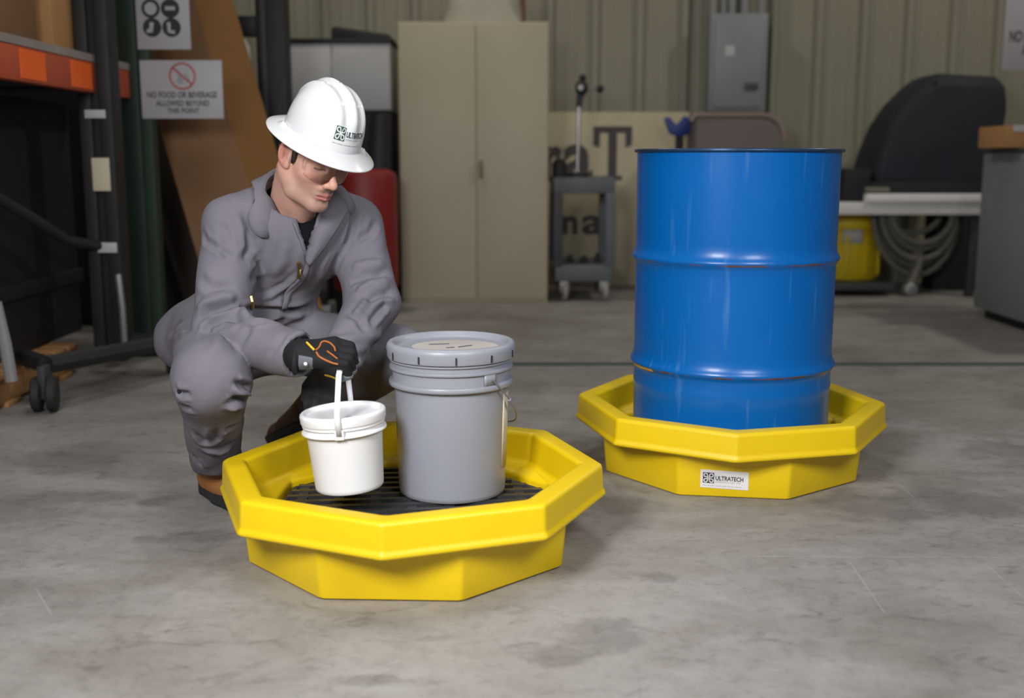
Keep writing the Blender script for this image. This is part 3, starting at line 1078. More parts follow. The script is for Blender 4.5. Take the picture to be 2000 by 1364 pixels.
st_mask = np.clip((-0.052 - u_) / 0.015, 0, 1) * np.clip((f_ + 0.01) / 0.03, 0, 1) * np.clip((0.125 + u_) / 0.015, 0, 1)
blend(0.5 * st_mask, (0.27, 0.18, 0.145))
blend(0.85 * g((0.098, 0.010, -0.0570), (0.030, 0.021, 0.0062)), (0.07, 0.045, 0.035))
blend(0.35 * g((0.085, 0.0, -0.103), (0.03, 0.02, 0.014)), (0.26, 0.165, 0.13))
blend(0.75 * g((-0.004, 0.079, -0.001), (0.0095, 0.009, 0.017)), (0.34, 0.13, 0.10))  # natural redness of the ear hollow, darkened further as painted shade
lips = (l_ < 0.023) * (f_ > 0.078)
blend(0.9 * lips * np.exp(-((u_ + 0.0675 + 0.10 * l_) / 0.0048) ** 2), (0.46, 0.15, 0.14))
blend(0.9 * lips * np.exp(-((u_ + 0.0785 - 0.05 * l_) / 0.0055) ** 2), (0.55, 0.19, 0.18))
blend(0.95 * (l_ < 0.024) * (f_ > 0.07) * np.exp(-((u_ + 0.0722) / 0.0016) ** 2), (0.13, 0.04, 0.035))
brow = np.exp(-((u_ - 0.0245 + 3.0 * (l_ - 0.03) ** 2) / 0.0048) ** 2) * (l_ > 0.011) * (l_ < 0.052) * (f_ > 0.05)
blend(0.9 * brow, (0.022, 0.015, 0.012))
lash = np.exp(-((u_ + 0.0045 - 5.0 * (l_ - 0.031) ** 2) / 0.0020) ** 2) * (np.abs(l_ - 0.031) < 0.0155) * (f_ > 0.06)
blend(0.95 * lash, (0.015, 0.010, 0.010))
blend(0.30 * g((0.085, 0.031, 0.006), (0.03, 0.018, 0.012)), (0.36, 0.17, 0.13))
ca_ = body.data.color_attributes.new('tone', 'FLOAT_COLOR', 'POINT')
ca_.data.foreach_set('color', np.concatenate([tone, np.ones((len(BV), 1))], 1).ravel())


def hair_sdf(P):
    Q = (P - HC_) @ HB.T / HS
    S = Q.copy(); S[:, 1] = np.abs(S[:, 1])
    d = ell(S, (-0.006, 0, 0.045), (0.0935, 0.0785, 0.0905))
    d = smin(d, ell(S, (-0.055, 0, -0.005), (0.046, 0.050, 0.05)), 0.03)
    # hairline: behind the ears, sideburn in front of them
    keep = np.minimum(np.maximum(Q[:, 0] + 0.030, -Q[:, 2] + 0.0), 9)
    side = np.maximum(np.maximum(Q[:, 0] - 0.030 - 0.2 * (Q[:, 2]), -Q[:, 0] + 0.004), -0.020 - Q[:, 2])
    keep = np.minimum(np.maximum(Q[:, 0] + 0.046, -0.040 - Q[:, 2]), np.minimum(side, 0.028 - Q[:, 2]))
    sb = ell(S, (0.022, 0.0715, 0.006), (0.011, 0.008, 0.024))
    d = np.maximum(d * HS, keep * HS * 0.8)
    d = np.minimum(d, sb * HS)
    return np.maximum(d, -ell(S, (-0.002, 0.079, -0.006), (0.024, 0.018, 0.040)) * HS)


surf_obj('hair', hair_sdf, HC_ - A(0.15, 0.13, 0.10), HC_ + A(0.15, 0.16, 0.16), 0.003, M['hair'], person)

# --- coverall
_up = A(0, 0, 1)


def legs_sdf(P):
    legR = smin(cap(P, hipR, kneeR, 0.108, 0.090), cap(P, kneeR + A(-0.004, 0.01, -0.012), ankR + A(0, 0, -0.05), 0.082, 0.062), 0.035)
    legL = smin(cap(P, hipL, kneeL, 0.100, 0.082), cap(P, kneeL, ankL, 0.075, 0.055), 0.035)
    return np.minimum(legR, legL)


BX = np.array(shL) - np.array(shR); BX /= np.linalg.norm(BX)
BZ = CHE - BEL; BZ -= BX * (BZ @ BX); BZ /= np.linalg.norm(BZ)
BYv = np.cross(BZ, BX)
TB = np.stack([BX, BYv, BZ])


def torso_sdf(P):
    d = ell(P, PEL, (0.150, 0.155, 0.125), TB)
    d = smin(d, ell(P, pt(372, 662, 3.08), (0.098, 0.11, 0.095)), 0.06)
    d = smin(d, ell(P, BEL, (0.150, 0.128, 0.125), TB), 0.06)
    d = smin(d, ell(P, CHE, (0.178, 0.128, 0.14), TB), 0.06)
    mid = (shR + shL) / 2
    d = smin(d, cap(P, shR, mid + A(0, 0.03, 0.025), 0.070, 0.088), 0.04)
    d = smin(d, cap(P, shL, mid + A(0, 0.03, 0.025), 0.070, 0.088), 0.04)
    d = smin(d, cap(P, shR * 0.6 + mid * 0.4 + A(0, 0.03, 0.025), NECK0 + A(-0.02, 0.02, 0.005), 0.05, 0.056), 0.05)
    d = smin(d, cap(P, shL * 0.6 + mid * 0.4 + A(0, 0.03, 0.025), NECK0 + A(0.02, 0.02, 0.0), 0.05, 0.054), 0.05)
    return d


def cover_sdf(P, shell=0.0):
    t = torso_sdf(P)
    g_ = smin(t, legs_sdf(P), 0.045)
    aR = smin(cap(P, shR, elR, 0.074, 0.068), cap(P, elR, wrR, 0.067, 0.055), 0.02)
    aL = smin(cap(P, shL, elL, 0.072, 0.070), cap(P, elL, wrL, 0.068, 0.052), 0.02)
    up = smin(smin(t, aR, 0.018), aL, 0.018)
    d = smin(np.minimum(up, 9.0), g_, 0.003)
    d = d + 0.0022 * np.sin(P[:, 0] * 37 + 2 * np.sin(P[:, 2] * 23)) * np.sin(P[:, 2] * 31 + 1.7 * np.sin(P[:, 1] * 27 + P[:, 0] * 19))
    # cuffs and hems
    rd = (wrR - elR) / np.linalg.norm(wrR - elR)
    sR = (P - wrR) @ rd
    nearR = np.linalg.norm(P - wrR, axis=1) - 0.16
    d = np.maximum(d, np.where(nearR < 0, sR + 0.002, -1))
    d = np.maximum(d, np.where(nearR < 0, -np.maximum(cap(P, wrR - rd * 0.02, wrR + rd * 0.05, 0.043, 0.043), -(sR + 0.030)), -1))
    ld = (wrL - elL) / np.linalg.norm(wrL - elL)
    sL = (P - wrL) @ ld
    nearL = np.linalg.norm(P - wrL, axis=1) - 0.12
    isarm = cap(P, elL, wrL + ld * 0.08, 0.10, 0.085)
    d = np.maximum(d, np.where((nearL < 0) & (isarm < 0) & (P[:, 1] < 2.80), sL + 0.002, -1))
    d = np.maximum(d, np.where(np.linalg.norm((P - ankR)[:, :2], axis=1) < 0.16, 0.086 - P[:, 2] - 0.1 * (P[:, 1] - ankR[1]), -1))
    sk = (kneeL - ankL) / np.linalg.norm(kneeL - ankL)
    d = np.maximum(d, np.where(np.linalg.norm(P - ankL, axis=1) < 0.15, -((P - ankL) @ sk) + 0.0, -1))
    # neck opening and open V at the front
    d = np.maximum(d, -cap(P, NECK0 + A(0.0, -0.005, -0.02), h2w(-0.030, 0, -0.05), 0.071, 0.085))
    px, py = to_px(P)
    v_ = np.array([(573, 395), (625, 395), (599, 510)], float)
    tri = np.full(len(P), -1e9)
    for i in range(3):
        a, b = v_[i], v_[(i + 1) % 3]
        nx, ny = (b - a)[1], -(b - a)[0]
        L_ = math.hypot(nx, ny)
        tri = np.maximum(tri, ((px - a[0]) * nx + (py - a[1]) * ny) / L_)
    tri = tri * 2.8 / FPX
    cut = np.maximum(np.maximum(tri, -(t + 0.045)), P[:, 1] - 2.95)
    return np.maximum(d, -cut)


cover, CV, CQ = surf_obj('coverall', cover_sdf, A(-1.02, 2.38, 0.03), A(-0.17, 3.38, 0.90), 0.0045, M['fabric'], person, relax=2)
# creases of the cloth where the photo shows them: (kind, depth, width, path)
CREASES = [
    ('v', 4, 8, [(392, 444), (403, 471), (426, 485), (464, 509)]), ('v', 8, 11, [(476, 409), (488, 444), (488, 485), (474, 515)]),
    ('v', 6, 12, [(526, 444), (517, 491), (505, 523), (488, 553)]), ('v', 4, 10, [(505, 450), (500, 490), (488, 520)]),
    ('r', 8, 14, [(379, 611), (403, 591), (438, 579), (466, 580)]), ('v', 8, 11, [(388, 632), (408, 608), (447, 600), (472, 598)]),
    ('r', 11, 12, [(446, 600), (467, 607), (487, 621)]), ('v', 8, 11, [(398, 660), (409, 634), (441, 621), (482, 626)]),
    ('r', 5, 14, [(420, 690), (430, 655), (470, 640)]), ('v', 4, 12, [(452, 694), (474, 664), (494, 632)]),
    ('v', 3, 10, [(520, 700), (545, 670), (560, 645)]), ('v', 2, 4, [(571, 642), (566, 690), (568, 735)]),
    ('v', 9, 10, [(460, 606), (505, 607), (555, 609), (600, 604)]), ('r', 5, 9, [(488, 590), (529, 579), (564, 556), (592, 530)]),
    ('v', 3, 6, [(555, 573), (555, 606)]), ('v', 8, 12, [(476, 631), (535, 629), (611, 598)]), ('r', 5, 12, [(500, 618), (560, 620), (600, 610)]),
    ('v', 7, 10, [(693, 397), (688, 444), (676, 487)]), ('v', 5, 10, [(737, 430), (722, 456), (690, 474)]),
    ('r', 7, 12, [(684, 523), (717, 515), (756, 512)]), ('v', 8, 10, [(681, 553), (717, 537), (763, 532)]),
    ('r', 9, 12, [(693, 573), (725, 556), (767, 550)]), ('v', 9, 10, [(711, 591), (740, 576), (770, 573)]),
    ('r', 7, 11, [(722, 579), (705, 603), (690, 622)]), ('v', 8, 10, [(758, 591), (740, 608), (720, 634)]), ('v', 5, 10, [(678, 612), (700, 624), (716, 650)]),
    ('v', 7, 10, [(331, 655), (346, 638), (362, 622)]), ('r', 5, 10, [(338, 664), (352, 652), (364, 648)]),
    ('r', 9, 9, [(450, 758), (474, 764), (500, 776)]), ('v', 10, 9, [(460, 750), (487, 759), (504, 770)]), ('v', 10, 9, [(445, 788), (468, 777), (492, 782)]),
    ('r', 8, 9, [(440, 798), (466, 792), (486, 792)]),
    ('v', 8, 8, [(342, 759), (352, 770), (373, 770)]), ('v', 5, 9, [(350, 793), (376, 800)]), ('v', 9, 11, [(381, 845), (400, 864), (419, 856), (424, 833)]),
    ('v', 6, 9, [(438, 838), (466, 830)]), ('v', 6, 9, [(379, 890), (392, 914)]), ('r', 6, 12, [(390, 878), (430, 885), (455, 872)]),
    ('v', 5, 12, [(640, 720), (690, 700), (740, 690)]), ('v', 5, 12, [(560, 700), (600, 660), (650, 640)]), ('r', 5, 14, [(620, 668), (700, 660), (760, 656)]),
    ('v', 5, 10, [(640, 480), (620, 520), (612, 560)]), ('v', 4, 11, [(668, 490), (648, 530), (636, 560)]), ('r', 4, 14, [(560, 470), (552, 510), (530, 545)]),
    ('v', 4, 12, [(430, 430), (444, 470), (440, 520)]), ('v', 4, 12, [(388, 540), (410, 560), (450, 560)]),
]
_me = cover.data
_nor = np.empty(len(CV) * 3); _me.vertices.foreach_get('normal', _nor); _nor = _nor.reshape(-1, 3)
_bvh0 = BVHTree.FromPolygons([tuple(v) for v in CV], [tuple(int(i) for i in q) for q in CQ])
_disp = np.zeros(len(CV))
for kind, amp, wid, path in CREASES:
    amp, wid = amp * 0.0013, wid * 0.00095
    pts3 = []
    for i in range(len(path) - 1):
        for t in np.linspace(0, 1, 7)[: 7 if i == len(path) - 2 else 6]:
            q = (path[i][0] * (1 - t) + path[i + 1][0] * t, path[i][1] * (1 - t) + path[i + 1][1] * t)
            h = _bvh0.ray_cast(Vector((0, 0, HC)), (at(q[0], q[1], 3) - Vector((0, 0, HC))).normalized())
            if h[0] is not None: pts3.append(np.array(h[0]))
    if len(pts3) < 3: continue
    pts3 = np.array(pts3)
    near = np.where(np.linalg.norm(CV - pts3.mean(0), axis=1) < 0.22)[0]
    best = np.full(len(near), 1e9); par = np.zeros(len(near))
    for i in range(len(pts3) - 1):
        a, b = pts3[i], pts3[i + 1]
        d_ = b - a
        if d_ @ d_ > 0.0025 or d_ @ d_ < 1e-12: continue
        t = np.clip((CV[near] - a) @ d_ / (d_ @ d_), 0, 1)
        r_ = np.linalg.norm(CV[near] - a - t[:, None] * d_, axis=1)
        w_ = r_ < best
        best[w_] = r_[w_]; par[w_] = (i + t[w_]) / (len(pts3) - 1)
    taper = np.clip(np.minimum(par, 1 - par) * 5, 0.12, 1)
    x = best / wid
    p_ = np.exp(-x * x) - 0.45 * np.exp(-((x - 1.9) / 0.8) ** 2)
    _disp[near] += (amp if kind == 'r' else -amp) * taper * p_
CV = CV + _nor * _disp[:, None]
_me.vertices.foreach_set('co', (CV - np.array(ORG['person'])).ravel())
_me.update()
cover_bvh = BVHTree.FromPolygons([tuple(v) for v in CV], [tuple(int(i) for i in q) for q in CQ])
CAMP = Vector((0, 0, HC))


def on_cover(px, py, off=0.004, fallback=2.85):
    d = (at(px, py, 3.0) - CAMP).normalized()
    h = cover_bvh.ray_cast(CAMP, d)
    if h[0] is None or h[0].y > fallback + 0.25:
        return at(px, py, fallback)
    n = h[1] if h[1].dot(d) < 0 else -h[1]
    return h[0] + (n * 0.6 - d * 0.4).normalized() * off


def tee_sdf(P):
    return np.maximum(np.maximum(torso_sdf(P) + 0.014, -cap(P, NECK0 + A(0.0, -0.02, -0.012), h2w(-0.03, 0, -0.05), 0.070, 0.075)), P[:, 1] - 2.97)


surf_obj('undershirt', tee_sdf, A(-0.78, 2.70, 0.58), A(-0.38, 2.99, 0.86), 0.004, M['tee'], person)


def resample(pl, n):
    pl = [Vector((a, b, c)) for a, b, c in pl]
    L = [0]
    for i in range(1, len(pl)): L.append(L[-1] + (pl[i].xy - pl[i - 1].xy).length)
    out = []
    for k in range(n + 1):
        s = L[-1] * k / n
        i = max(j for j in range(len(L)) if L[j] <= s + 1e-9)
        i = min(i, len(pl) - 2)
        t = (s - L[i]) / max(L[i + 1] - L[i], 1e-9)
        out.append(pl[i].lerp(pl[i + 1], t))
    return out


def cloth_strip(name, ea_, eb_, m, parent, nu=20, nv=6, thick=0.004, off=0.004, lift=0.0):
    """cloth piece between two edges, (photo x, photo y, extra lift) each, laid on the coverall"""
    a = resample(ea_, nu); b = resample(eb_, nu)
    v, f = [], []
    for i in range(nu + 1):
        for j in range(nv + 1):
            t = j / nv
            q = a[i].lerp(b[i], t)
            p = on_cover(q.x, q.y, off + q.z + lift * math.sin(math.pi * t))
            v.append(p)
    # even out jumps in depth along each strip
    for _ in range(2):
        w = [q.copy() for q in v]
        for i in range(nu + 1):
            for j in range(nv + 1):
                nb = [w[ii * (nv + 1) + jj] for ii, jj in ((i - 1, j), (i + 1, j), (i, j - 1), (i, j + 1)) if 0 <= ii <= nu and 0 <= jj <= nv]
                mean = sum((n.copy() for n in nb), Vector()) / len(nb)
                k = i * (nv + 1) + j
                d = (w[k] - CAMP).normalized()
                v[k] = w[k] + d * ((mean - w[k]).dot(d)) * 0.5
    for i in range(nu):
        for j in range(nv):
            f.append((i * (nv + 1) + j, i * (nv + 1) + j + 1, (i + 1) * (nv + 1) + j + 1, (i + 1) * (nv + 1) + j))
    return link(name, v, f, m, parent, smooth=60, solid=thick)
#@@CLOTHES
# collar, lapels, front flap
c_ax = h2w(-0.030, 0, -0.05) - NECK0; c_ax /= np.linalg.norm(c_ax)
c_f = A(0.56, -0.83, 0); c_f -= c_ax * (c_f @ c_ax); c_f /= np.linalg.norm(c_f)
c_l = np.cross(c_ax, c_f)
v, f = [], []
NC, MC = 60, 8
for i in range(NC + 1):
    th = math.radians(-138 + 276 * i / NC)      # 0 at the nape
    e = abs(th) / math.radians(138)
    drop = max(0.0, (e - 0.45) / 0.55) ** 1.5
    st_ = NECK0 + c_ax * (0.078 - 0.045 * drop) + 0.079 * (-c_f * math.cos(th) + c_l * math.sin(th))
    fl_ = NECK0 + c_ax * (0.036 - 0.034 * e ** 1.5) + (0.098 + 0.012 * e + 0.026 * math.exp(-((e - 0.80) / 0.16) ** 2)) * (-c_f * math.cos(th) + c_l * math.sin(th))
    lo_ = st_ - c_ax * 0.030 - 0.002 * (-c_f * math.cos(th) + c_l * math.sin(th))
    for j in range(MC + 1):
        if j < 2: p = lo_ + (st_ - lo_) * (j / 2)
        else:
            t = (j - 2) / (MC - 2)
            p = st_ + (fl_ - st_) * t + c_ax * 0.012 * math.sin(math.pi * t) * (1 - 0.5 * e)
            loc, nor, _, dist = cover_bvh.find_nearest(Vector(p))
            off = 0.008 + 0.005 * t
            if (Vector(p) - loc).dot(nor) < off: p = np.array(loc + nor * off)
        v.append(p)
        if i and j:
            k = i * (MC + 1) + j
            f.append((k - 1, k, k - MC - 1, k - MC - 2))
for _ in range(6):
    w = [np.array(q) for q in v]
    for i in range(1, NC):
        for j in range(MC + 1):
            k = i * (MC + 1) + j
            v[k] = 0.5 * w[k] + 0.25 * (w[k - MC - 1] + w[k + MC + 1])
for _ in range(3):
    for i in range(NC + 1):
        for j in range(2, MC + 1):
            k = i * (MC + 1) + j
            loc, nor, _, dist = cover_bvh.find_nearest(Vector(v[k]))
            off = 0.010 + 0.004 * (j - 2) / (MC - 2)
            if (Vector(v[k]) - loc).dot(nor) < off: v[k] = np.array(loc + nor * off)
    w = [np.array(q) for q in v]
    for i in range(1, NC):
        for j in range(1, MC):
            k = i * (MC + 1) + j
            v[k] = 0.5 * w[k] + 0.125 * (w[k - MC - 1] + w[k + MC + 1] + w[k - 1] + w[k + 1])
for _ in range(3):
    w = [np.array(q) for q in v]
    for i in range(1, NC):
        for j in range(2, MC + 1):
            k = i * (MC + 1) + j
            v[k] = 0.5 * w[k] + 0.25 * (w[k - MC - 1] + w[k + MC + 1])
link('collar', v, f, M['fabric'], cover, smooth=50, solid=0.004)
cloth_strip('lapel', [(556, 410, 0.002), (570, 432, 0.002), (586, 468, 0.001), (598, 508, 0.0)],
            [(577, 402, 0.0), (587, 430, 0.0), (595, 466, 0.0), (600, 508, 0.0)], M['fabric'], cover, 16, 4, 0.004, 0.005, 0.004)
cloth_strip('lapel', [(617, 404, 0.0), (614, 432, 0.0), (608, 466, 0.0), (600, 512, 0.0)],
            [(655, 386, 0.008), (676, 412, 0.012), (654, 446, 0.009), (606, 516, 0.0)], M['fabric'], cover, 22, 8, 0.005, 0.006, 0.008)
cloth_strip('front_flap', [(597, 512, 0), (592, 530, 0), (578, 548, 0), (556, 568, 0), (549, 604, 0)],
            [(606, 512, 0), (601, 535, 0), (588, 556, 0), (566, 575, 0), (560, 604, 0)], M['fabric'], cover, 20, 3, 0.003, 0.0035)
zc = [on_cover(x, y, 0.005) for x, y in ((583, 512), (584, 522), (584, 532), (582, 541))]
MB().tube(zc, 0.0048, 6).build('zipper', M['brass'], cover)
MB().box(on_cover(586, 528, 0.010), (0.005, 0.004, 0.018)).build('zipper_pull', M['brass'], cover, bevel=0.001)
pk = [on_cover(x, y, 0.004) for x, y in ((489, 579), (491, 589), (492, 600))]
MB().tube(pk, 0.005, 6).build('pocket_zipper', M['brass'], cover)
MB().lathe(on_cover(629, 413, 0.012), [(0.0, 0.003), (0.004, 0.003), (0.0062, 0.0), (0.0062, -0.003), (0.0, -0.003)], 20, rot_to((-0.1, -1, 0.25))).build('snap_button', M['steel'], cover)
MB().lathe(on_cover(349, 765, 0.004), [(0.0, 0.002), (0.005, 0.001), (0.005, -0.003), (0.0, -0.003)], 16, rot_to((-0.7, -0.7, 0))).build('snap_button', M['black_plastic'], cover)

# --- hard hat: dome, brim and ridges over one polar grid
ht = math.radians(5)
HK = 0.895
KF, KU = HF * math.cos(ht) - HU * math.sin(ht), HU * math.cos(ht) + HF * math.sin(ht)
HATC = h2w(0.010, 0.010, 0.0) + HU * 0.059


def hat_pt(a, s):
    """a: azimuth from the front; s 0..1 dome from crown to brim joint, 1..2 brim"""
    ca, sa = math.cos(a), math.sin(a)
    fw, lt = 0.121, 0.098
    if s <= 1:
        ph = s * math.pi / 2
        rr = math.sin(ph) ** 0.86
        zz = 0.147 * math.cos(ph) ** 0.80 if ph < math.pi / 2 - 1e-6 else 0.0
        f, l, u = fw * rr * ca, lt * rr * sa, zz
        # moulded ridges running from front to back over the crown
        k = max(0.0, min(1.0, (zz - 0.035) / 0.05))
        rid = 0.0095 * math.exp(-(l / 0.013) ** 2) * k + 0.0055 * k * (math.exp(-((abs(l) - 0.040) / 0.011) ** 2)) - 0.0025 * k * math.exp(-((abs(l) - 0.024) / 0.007) ** 2)
        nf = math.sqrt((f / fw ** 2) ** 2 + (l / lt ** 2) ** 2 + (u / 0.147 ** 2) ** 2) or 1
        f += rid * (f / fw ** 2) / nf; l += rid * (l / lt ** 2) / nf; u += rid * (u / 0.147 ** 2) / nf
    else:
        t = s - 1
        ofw, olt = (0.172 if ca > 0 else 0.168), 0.146
        e = t ** 0.9
        f = (fw + (ofw - fw) * e) * ca
        l = (lt + (olt - lt) * e) * sa
        u = -0.020 * t ** 1.3 + 0.004 * (1 - t) ** 3 - 0.004 * max(0, ca) * t
        # clip-on accessory slots at the sides
        for c_ in (0.95, -0.95, 1.95, -1.95):
            w = math.exp(-((a - c_ + math.pi) % (2 * math.pi) - math.pi) ** 2 / 0.012)
            u += 0.009 * w * max(0.0, 1 - abs(t - 0.22) / 0.22)
    return Vector(HATC + HK * (f * KF + l * HL + u * KU))


NA, svals = 144, list(np.linspace(0.0, 1, 40)) + list(np.linspace(1.04, 2, 18))
v = [hat_pt(2 * math.pi * i / NA, s) for s in svals for i in range(NA)]
f = [(j * NA + i, j * NA + (i + 1) % NA, (j + 1) * NA + (i + 1) % NA, (j + 1) * NA + i) for j in range(len(svals) - 1) for i in range(NA)]
hat = link('hard_hat', v, f, M['white_shell'], person, smooth=70)
sol = hat.modifiers.new('thickness', 'SOLIDIFY'); sol.thickness = 0.0032; sol.offset = -1
band = MB()
bp_ = [Vector(HATC + 0.101 * math.cos(q) * KF + 0.082 * math.sin(q) * HL - 0.006 * KU) for q in np.linspace(0, 2 * math.pi, 48, endpoint=False)]
band.tube(bp_, 0.005, 8, closed=True)
band.build('headband', M['black_plastic'], person)


def hat_fn(x, y, lift):
    """artwork on the front of the dome: x to the right as seen, y up"""
    a = x / 0.105 - 0.10
    s = 1 - (0.036 + y) / 0.190
    p = hat_pt(a, s)
    n = (hat_pt(a + 0.01, s) - hat_pt(a - 0.01, s)).cross(hat_pt(a, s + 0.01) - hat_pt(a, s - 0.01)).normalized()
    if n.dot(p - Vector(HATC)) < 0: n = -n
    return p + n * lift


brand_art(hat_fn, hat, 0.030, M['ink_green'], -0.030, 0.0, 0.064, 0.0125)

# --- safety glasses: one wrap lens with temples
v, f = [], []
NG, MG = 36, 12
for i in range(NG + 1):
    a = -1.25 + 2.5 * i / NG
    nose = math.exp(-(a / 0.16) ** 2)
    top, bot = 0.030, -0.036 + 0.026 * nose + 0.012 * (abs(a) / 1.25) ** 3
    for j in range(MG + 1):
        t = j / MG
        u = bot + (top - bot) * t
        rf, rl = 0.062 - 0.010 * (1 - t) ** 2 + 0.006 * nose, 0.074 - 0.004 * (1 - t) ** 2
        v.append(Vector(h2w(0.054 + rf * math.cos(a), rl * math.sin(a), u)))
        if i and j:
            k = i * (MG + 1) + j
            f.append((k - 1, k, k - MG - 1, k - MG - 2))
lens = link('safety_glasses', v, f, M['lens'], person, smooth=80)
lens['label'] = 'clear safety glasses'
rim = [Vector(v[i * (MG + 1)]) for i in range(NG + 1)]
MB().tube(rim, 0.0011, 6).build('lens_edge', M['lens'], lens)
for s in (1, -1):
    tp = [Vector(h2w(0.072, s * 0.0735, 0.024)), Vector(h2w(0.05, s * 0.0815, 0.022)), Vector(h2w(0.0, s * 0.0885, 0.020)), Vector(h2w(-0.03, s * 0.087, 0.014))]
    MB().tube(tp, 0.0024, 8).build('temple', M['lens'], lens)
    MB().tube([Vector(h2w(0.070, s * 0.0742, 0.022)), Vector(h2w(0.068, s * 0.0745, 0.006)), Vector(h2w(0.072, s * 0.0725, -0.010))], 0.0016, 8).build('side_shield', M['lens'], lens)

# --- gloves
RK = np.array(KDIR); RA = A(1, 0.0, -0.10); RA /= np.linalg.norm(RA); RN = np.cross(RK, RA); RN /= np.linalg.norm(RN)
if RN[2] < 0: RN = -RN
RO = np.array(GRIP)


def rh(p, q, r): return RO + p * RA + q * RK + r * RN


FING = [(-0.034, 0.0115, -0.005), (-0.0115, 0.0120, -0.001), (0.0115, 0.0116, -0.004), (0.032, 0.0105, -0.009)]
rtips = []


def glove_right(P):
    d = cap(P, wrR - A(0.015, 0, 0), rh(-0.088, 0, 0.010), 0.036, 0.033)
    for q, r, ex in FING:
        d = smin(d, cap(P, rh(-0.092, q * 0.55, 0.010), rh(-0.020, q, 0.026), 0.0185, 0.0150), 0.016)
    for q, r, ex in FING:
        m_, p_, i_, t_ = rh(-0.020, q, 0.026), rh(0.021 + ex, q, 0.020), rh(0.028 + ex, q, -0.010), rh(0.004, q, -0.019)
        k = np.minimum(cap(P, m_, p_, r + 0.0022, r + 0.0008), np.minimum(cap(P, p_, i_, r + 0.0008, r), cap(P, i_, t_, r, r - 0.0015)))
        d = smin(d, k, 0.0035)
    th = np.minimum(cap(P, rh(-0.076, -0.034, 0.002), rh(-0.030, -0.050, -0.012), 0.018, 0.014), cap(P, rh(-0.030, -0.050, -0.012), rh(0.008, -0.040, -0.026), 0.0135, 0.011))
    return smin(d, th, 0.010)


gR, GV, GQ = surf_obj('glove', glove_right, RO - A(0.20, 0.11, 0.10), RO + A(0.08, 0.11, 0.09), 0.0022, M['glove'], person)
gR['label'] = 'black glove gripping the white pail handle'
g_bvh = BVHTree.FromPolygons([tuple(q) for q in GV], [tuple(int(i) for i in q) for q in GQ])


def on_glove(bvh, px, py, off, fb):
    d = (at(px, py, 3) - CAMP).normalized()
    h = bvh.ray_cast(CAMP, d)
    return (h[0] if h[0] is not None else at(px, py, fb)) - d * off


def piping(name, pts, r, m, parent, bvh, fb, sub=5):
    P3 = []
    for i in range(len(pts) - 1):
        for t in range(sub):
            P3.append((pts[i][0] + (pts[i + 1][0] - pts[i][0]) * t / sub, pts[i][1] + (pts[i + 1][1] - pts[i][1]) * t / sub))
    P3.append(pts[-1])
    ps = [on_glove(bvh, x, y, r * 0.4, fb) for x, y in P3]
    for _ in range(2): ps = [ps[0]] + [(ps[i - 1] + ps[i] * 2 + ps[i + 1]) / 4 for i in range(1, len(ps) - 1)] + [ps[-1]]
    MB().tube(ps, r, 6).build(name, m, parent)


piping('yellow_piping', [(599, 669), (607, 677), (614, 684)], 0.0026, M['yellow_line'], gR, g_bvh, 2.5)
piping('orange_piping', [(617, 684), (624, 678), (627, 669), (634, 666), (645, 670), (653, 678), (655, 686)], 0.0020, M['orange_line'], gR, g_bvh, 2.47)
piping('orange_piping', [(618, 688), (622, 696), (634, 703), (648, 709), (660, 712)], 0.0022, M['orange_line'], gR, g_bvh, 2.47)
piping('orange_piping', [(639, 686), (650, 694), (659, 701)], 0.0018, M['orange_line'], gR, g_bvh, 2.47)
# glove wrist strap with a stud, and grey pads on the fingers
ps_ = [rh(-0.100, 0.046 * math.cos(q), 0.004 + 0.030 * math.sin(q)) for q in np.linspace(0, 2 * math.pi, 20, endpoint=False)]
MB().tube([Vector(q) for q in ps_], 0.0065, 8, closed=True).build('wrist_strap', M['glove'], gR)
MB().lathe(on_glove(g_bvh, 597, 711, 0.008, 2.47), [(0, 0.003), (0.004, 0.003), (0.006, 0), (0.006, -0.004), (0, -0.004)], 16, rot_to((0, -1, 0.3))).build('stud', M['dull_steel'], gR)


def pad_right(P):
    d = glove_right(P) - 0.0012
    q = np.stack([(P - RO) @ RA, (P - RO) @ RK, (P - RO) @ RN], 1)
    a = np.maximum(d, np.maximum(np.maximum(q[:, 2] + 0.006, -0.030 - q[:, 2]), 0.002 - q[:, 0]))
    b = np.maximum(d, np.maximum(np.maximum(np.abs(q[:, 0] + 0.074) - 0.017, -q[:, 1] + 0.002), np.abs(q[:, 2] - 0.012) - 0.020))
    return a if MODE == 0 else b


for MODE, nm in ((0, 'fingertip_pad'), (1, 'cuff_panel')):
    surf_obj(nm, pad_right, RO - A(0.14, 0.09, 0.07), RO + A(0.07, 0.09, 0.07), 0.0024, M['glove_grey'], gR)

LWr = wrL + A(-0.016, -0.012, -0.012)
LA = A(-0.30, -0.22, -0.93); LA /= np.linalg.norm(LA)
LK = A(0.86, -0.32, -0.24); LK -= LA * (LK @ LA); LK /= np.linalg.norm(LK)
LN = np.cross(LA, LK)
if LN[1] > 0: LN = -LN


def lh(p, q, r): return LWr + p * LA + q * LK + r * LN


LF = [(-0.033, 0.0112, 0.068), (-0.011, 0.0118, 0.078), (0.0115, 0.0112, 0.070), (0.032, 0.0102, 0.054)]


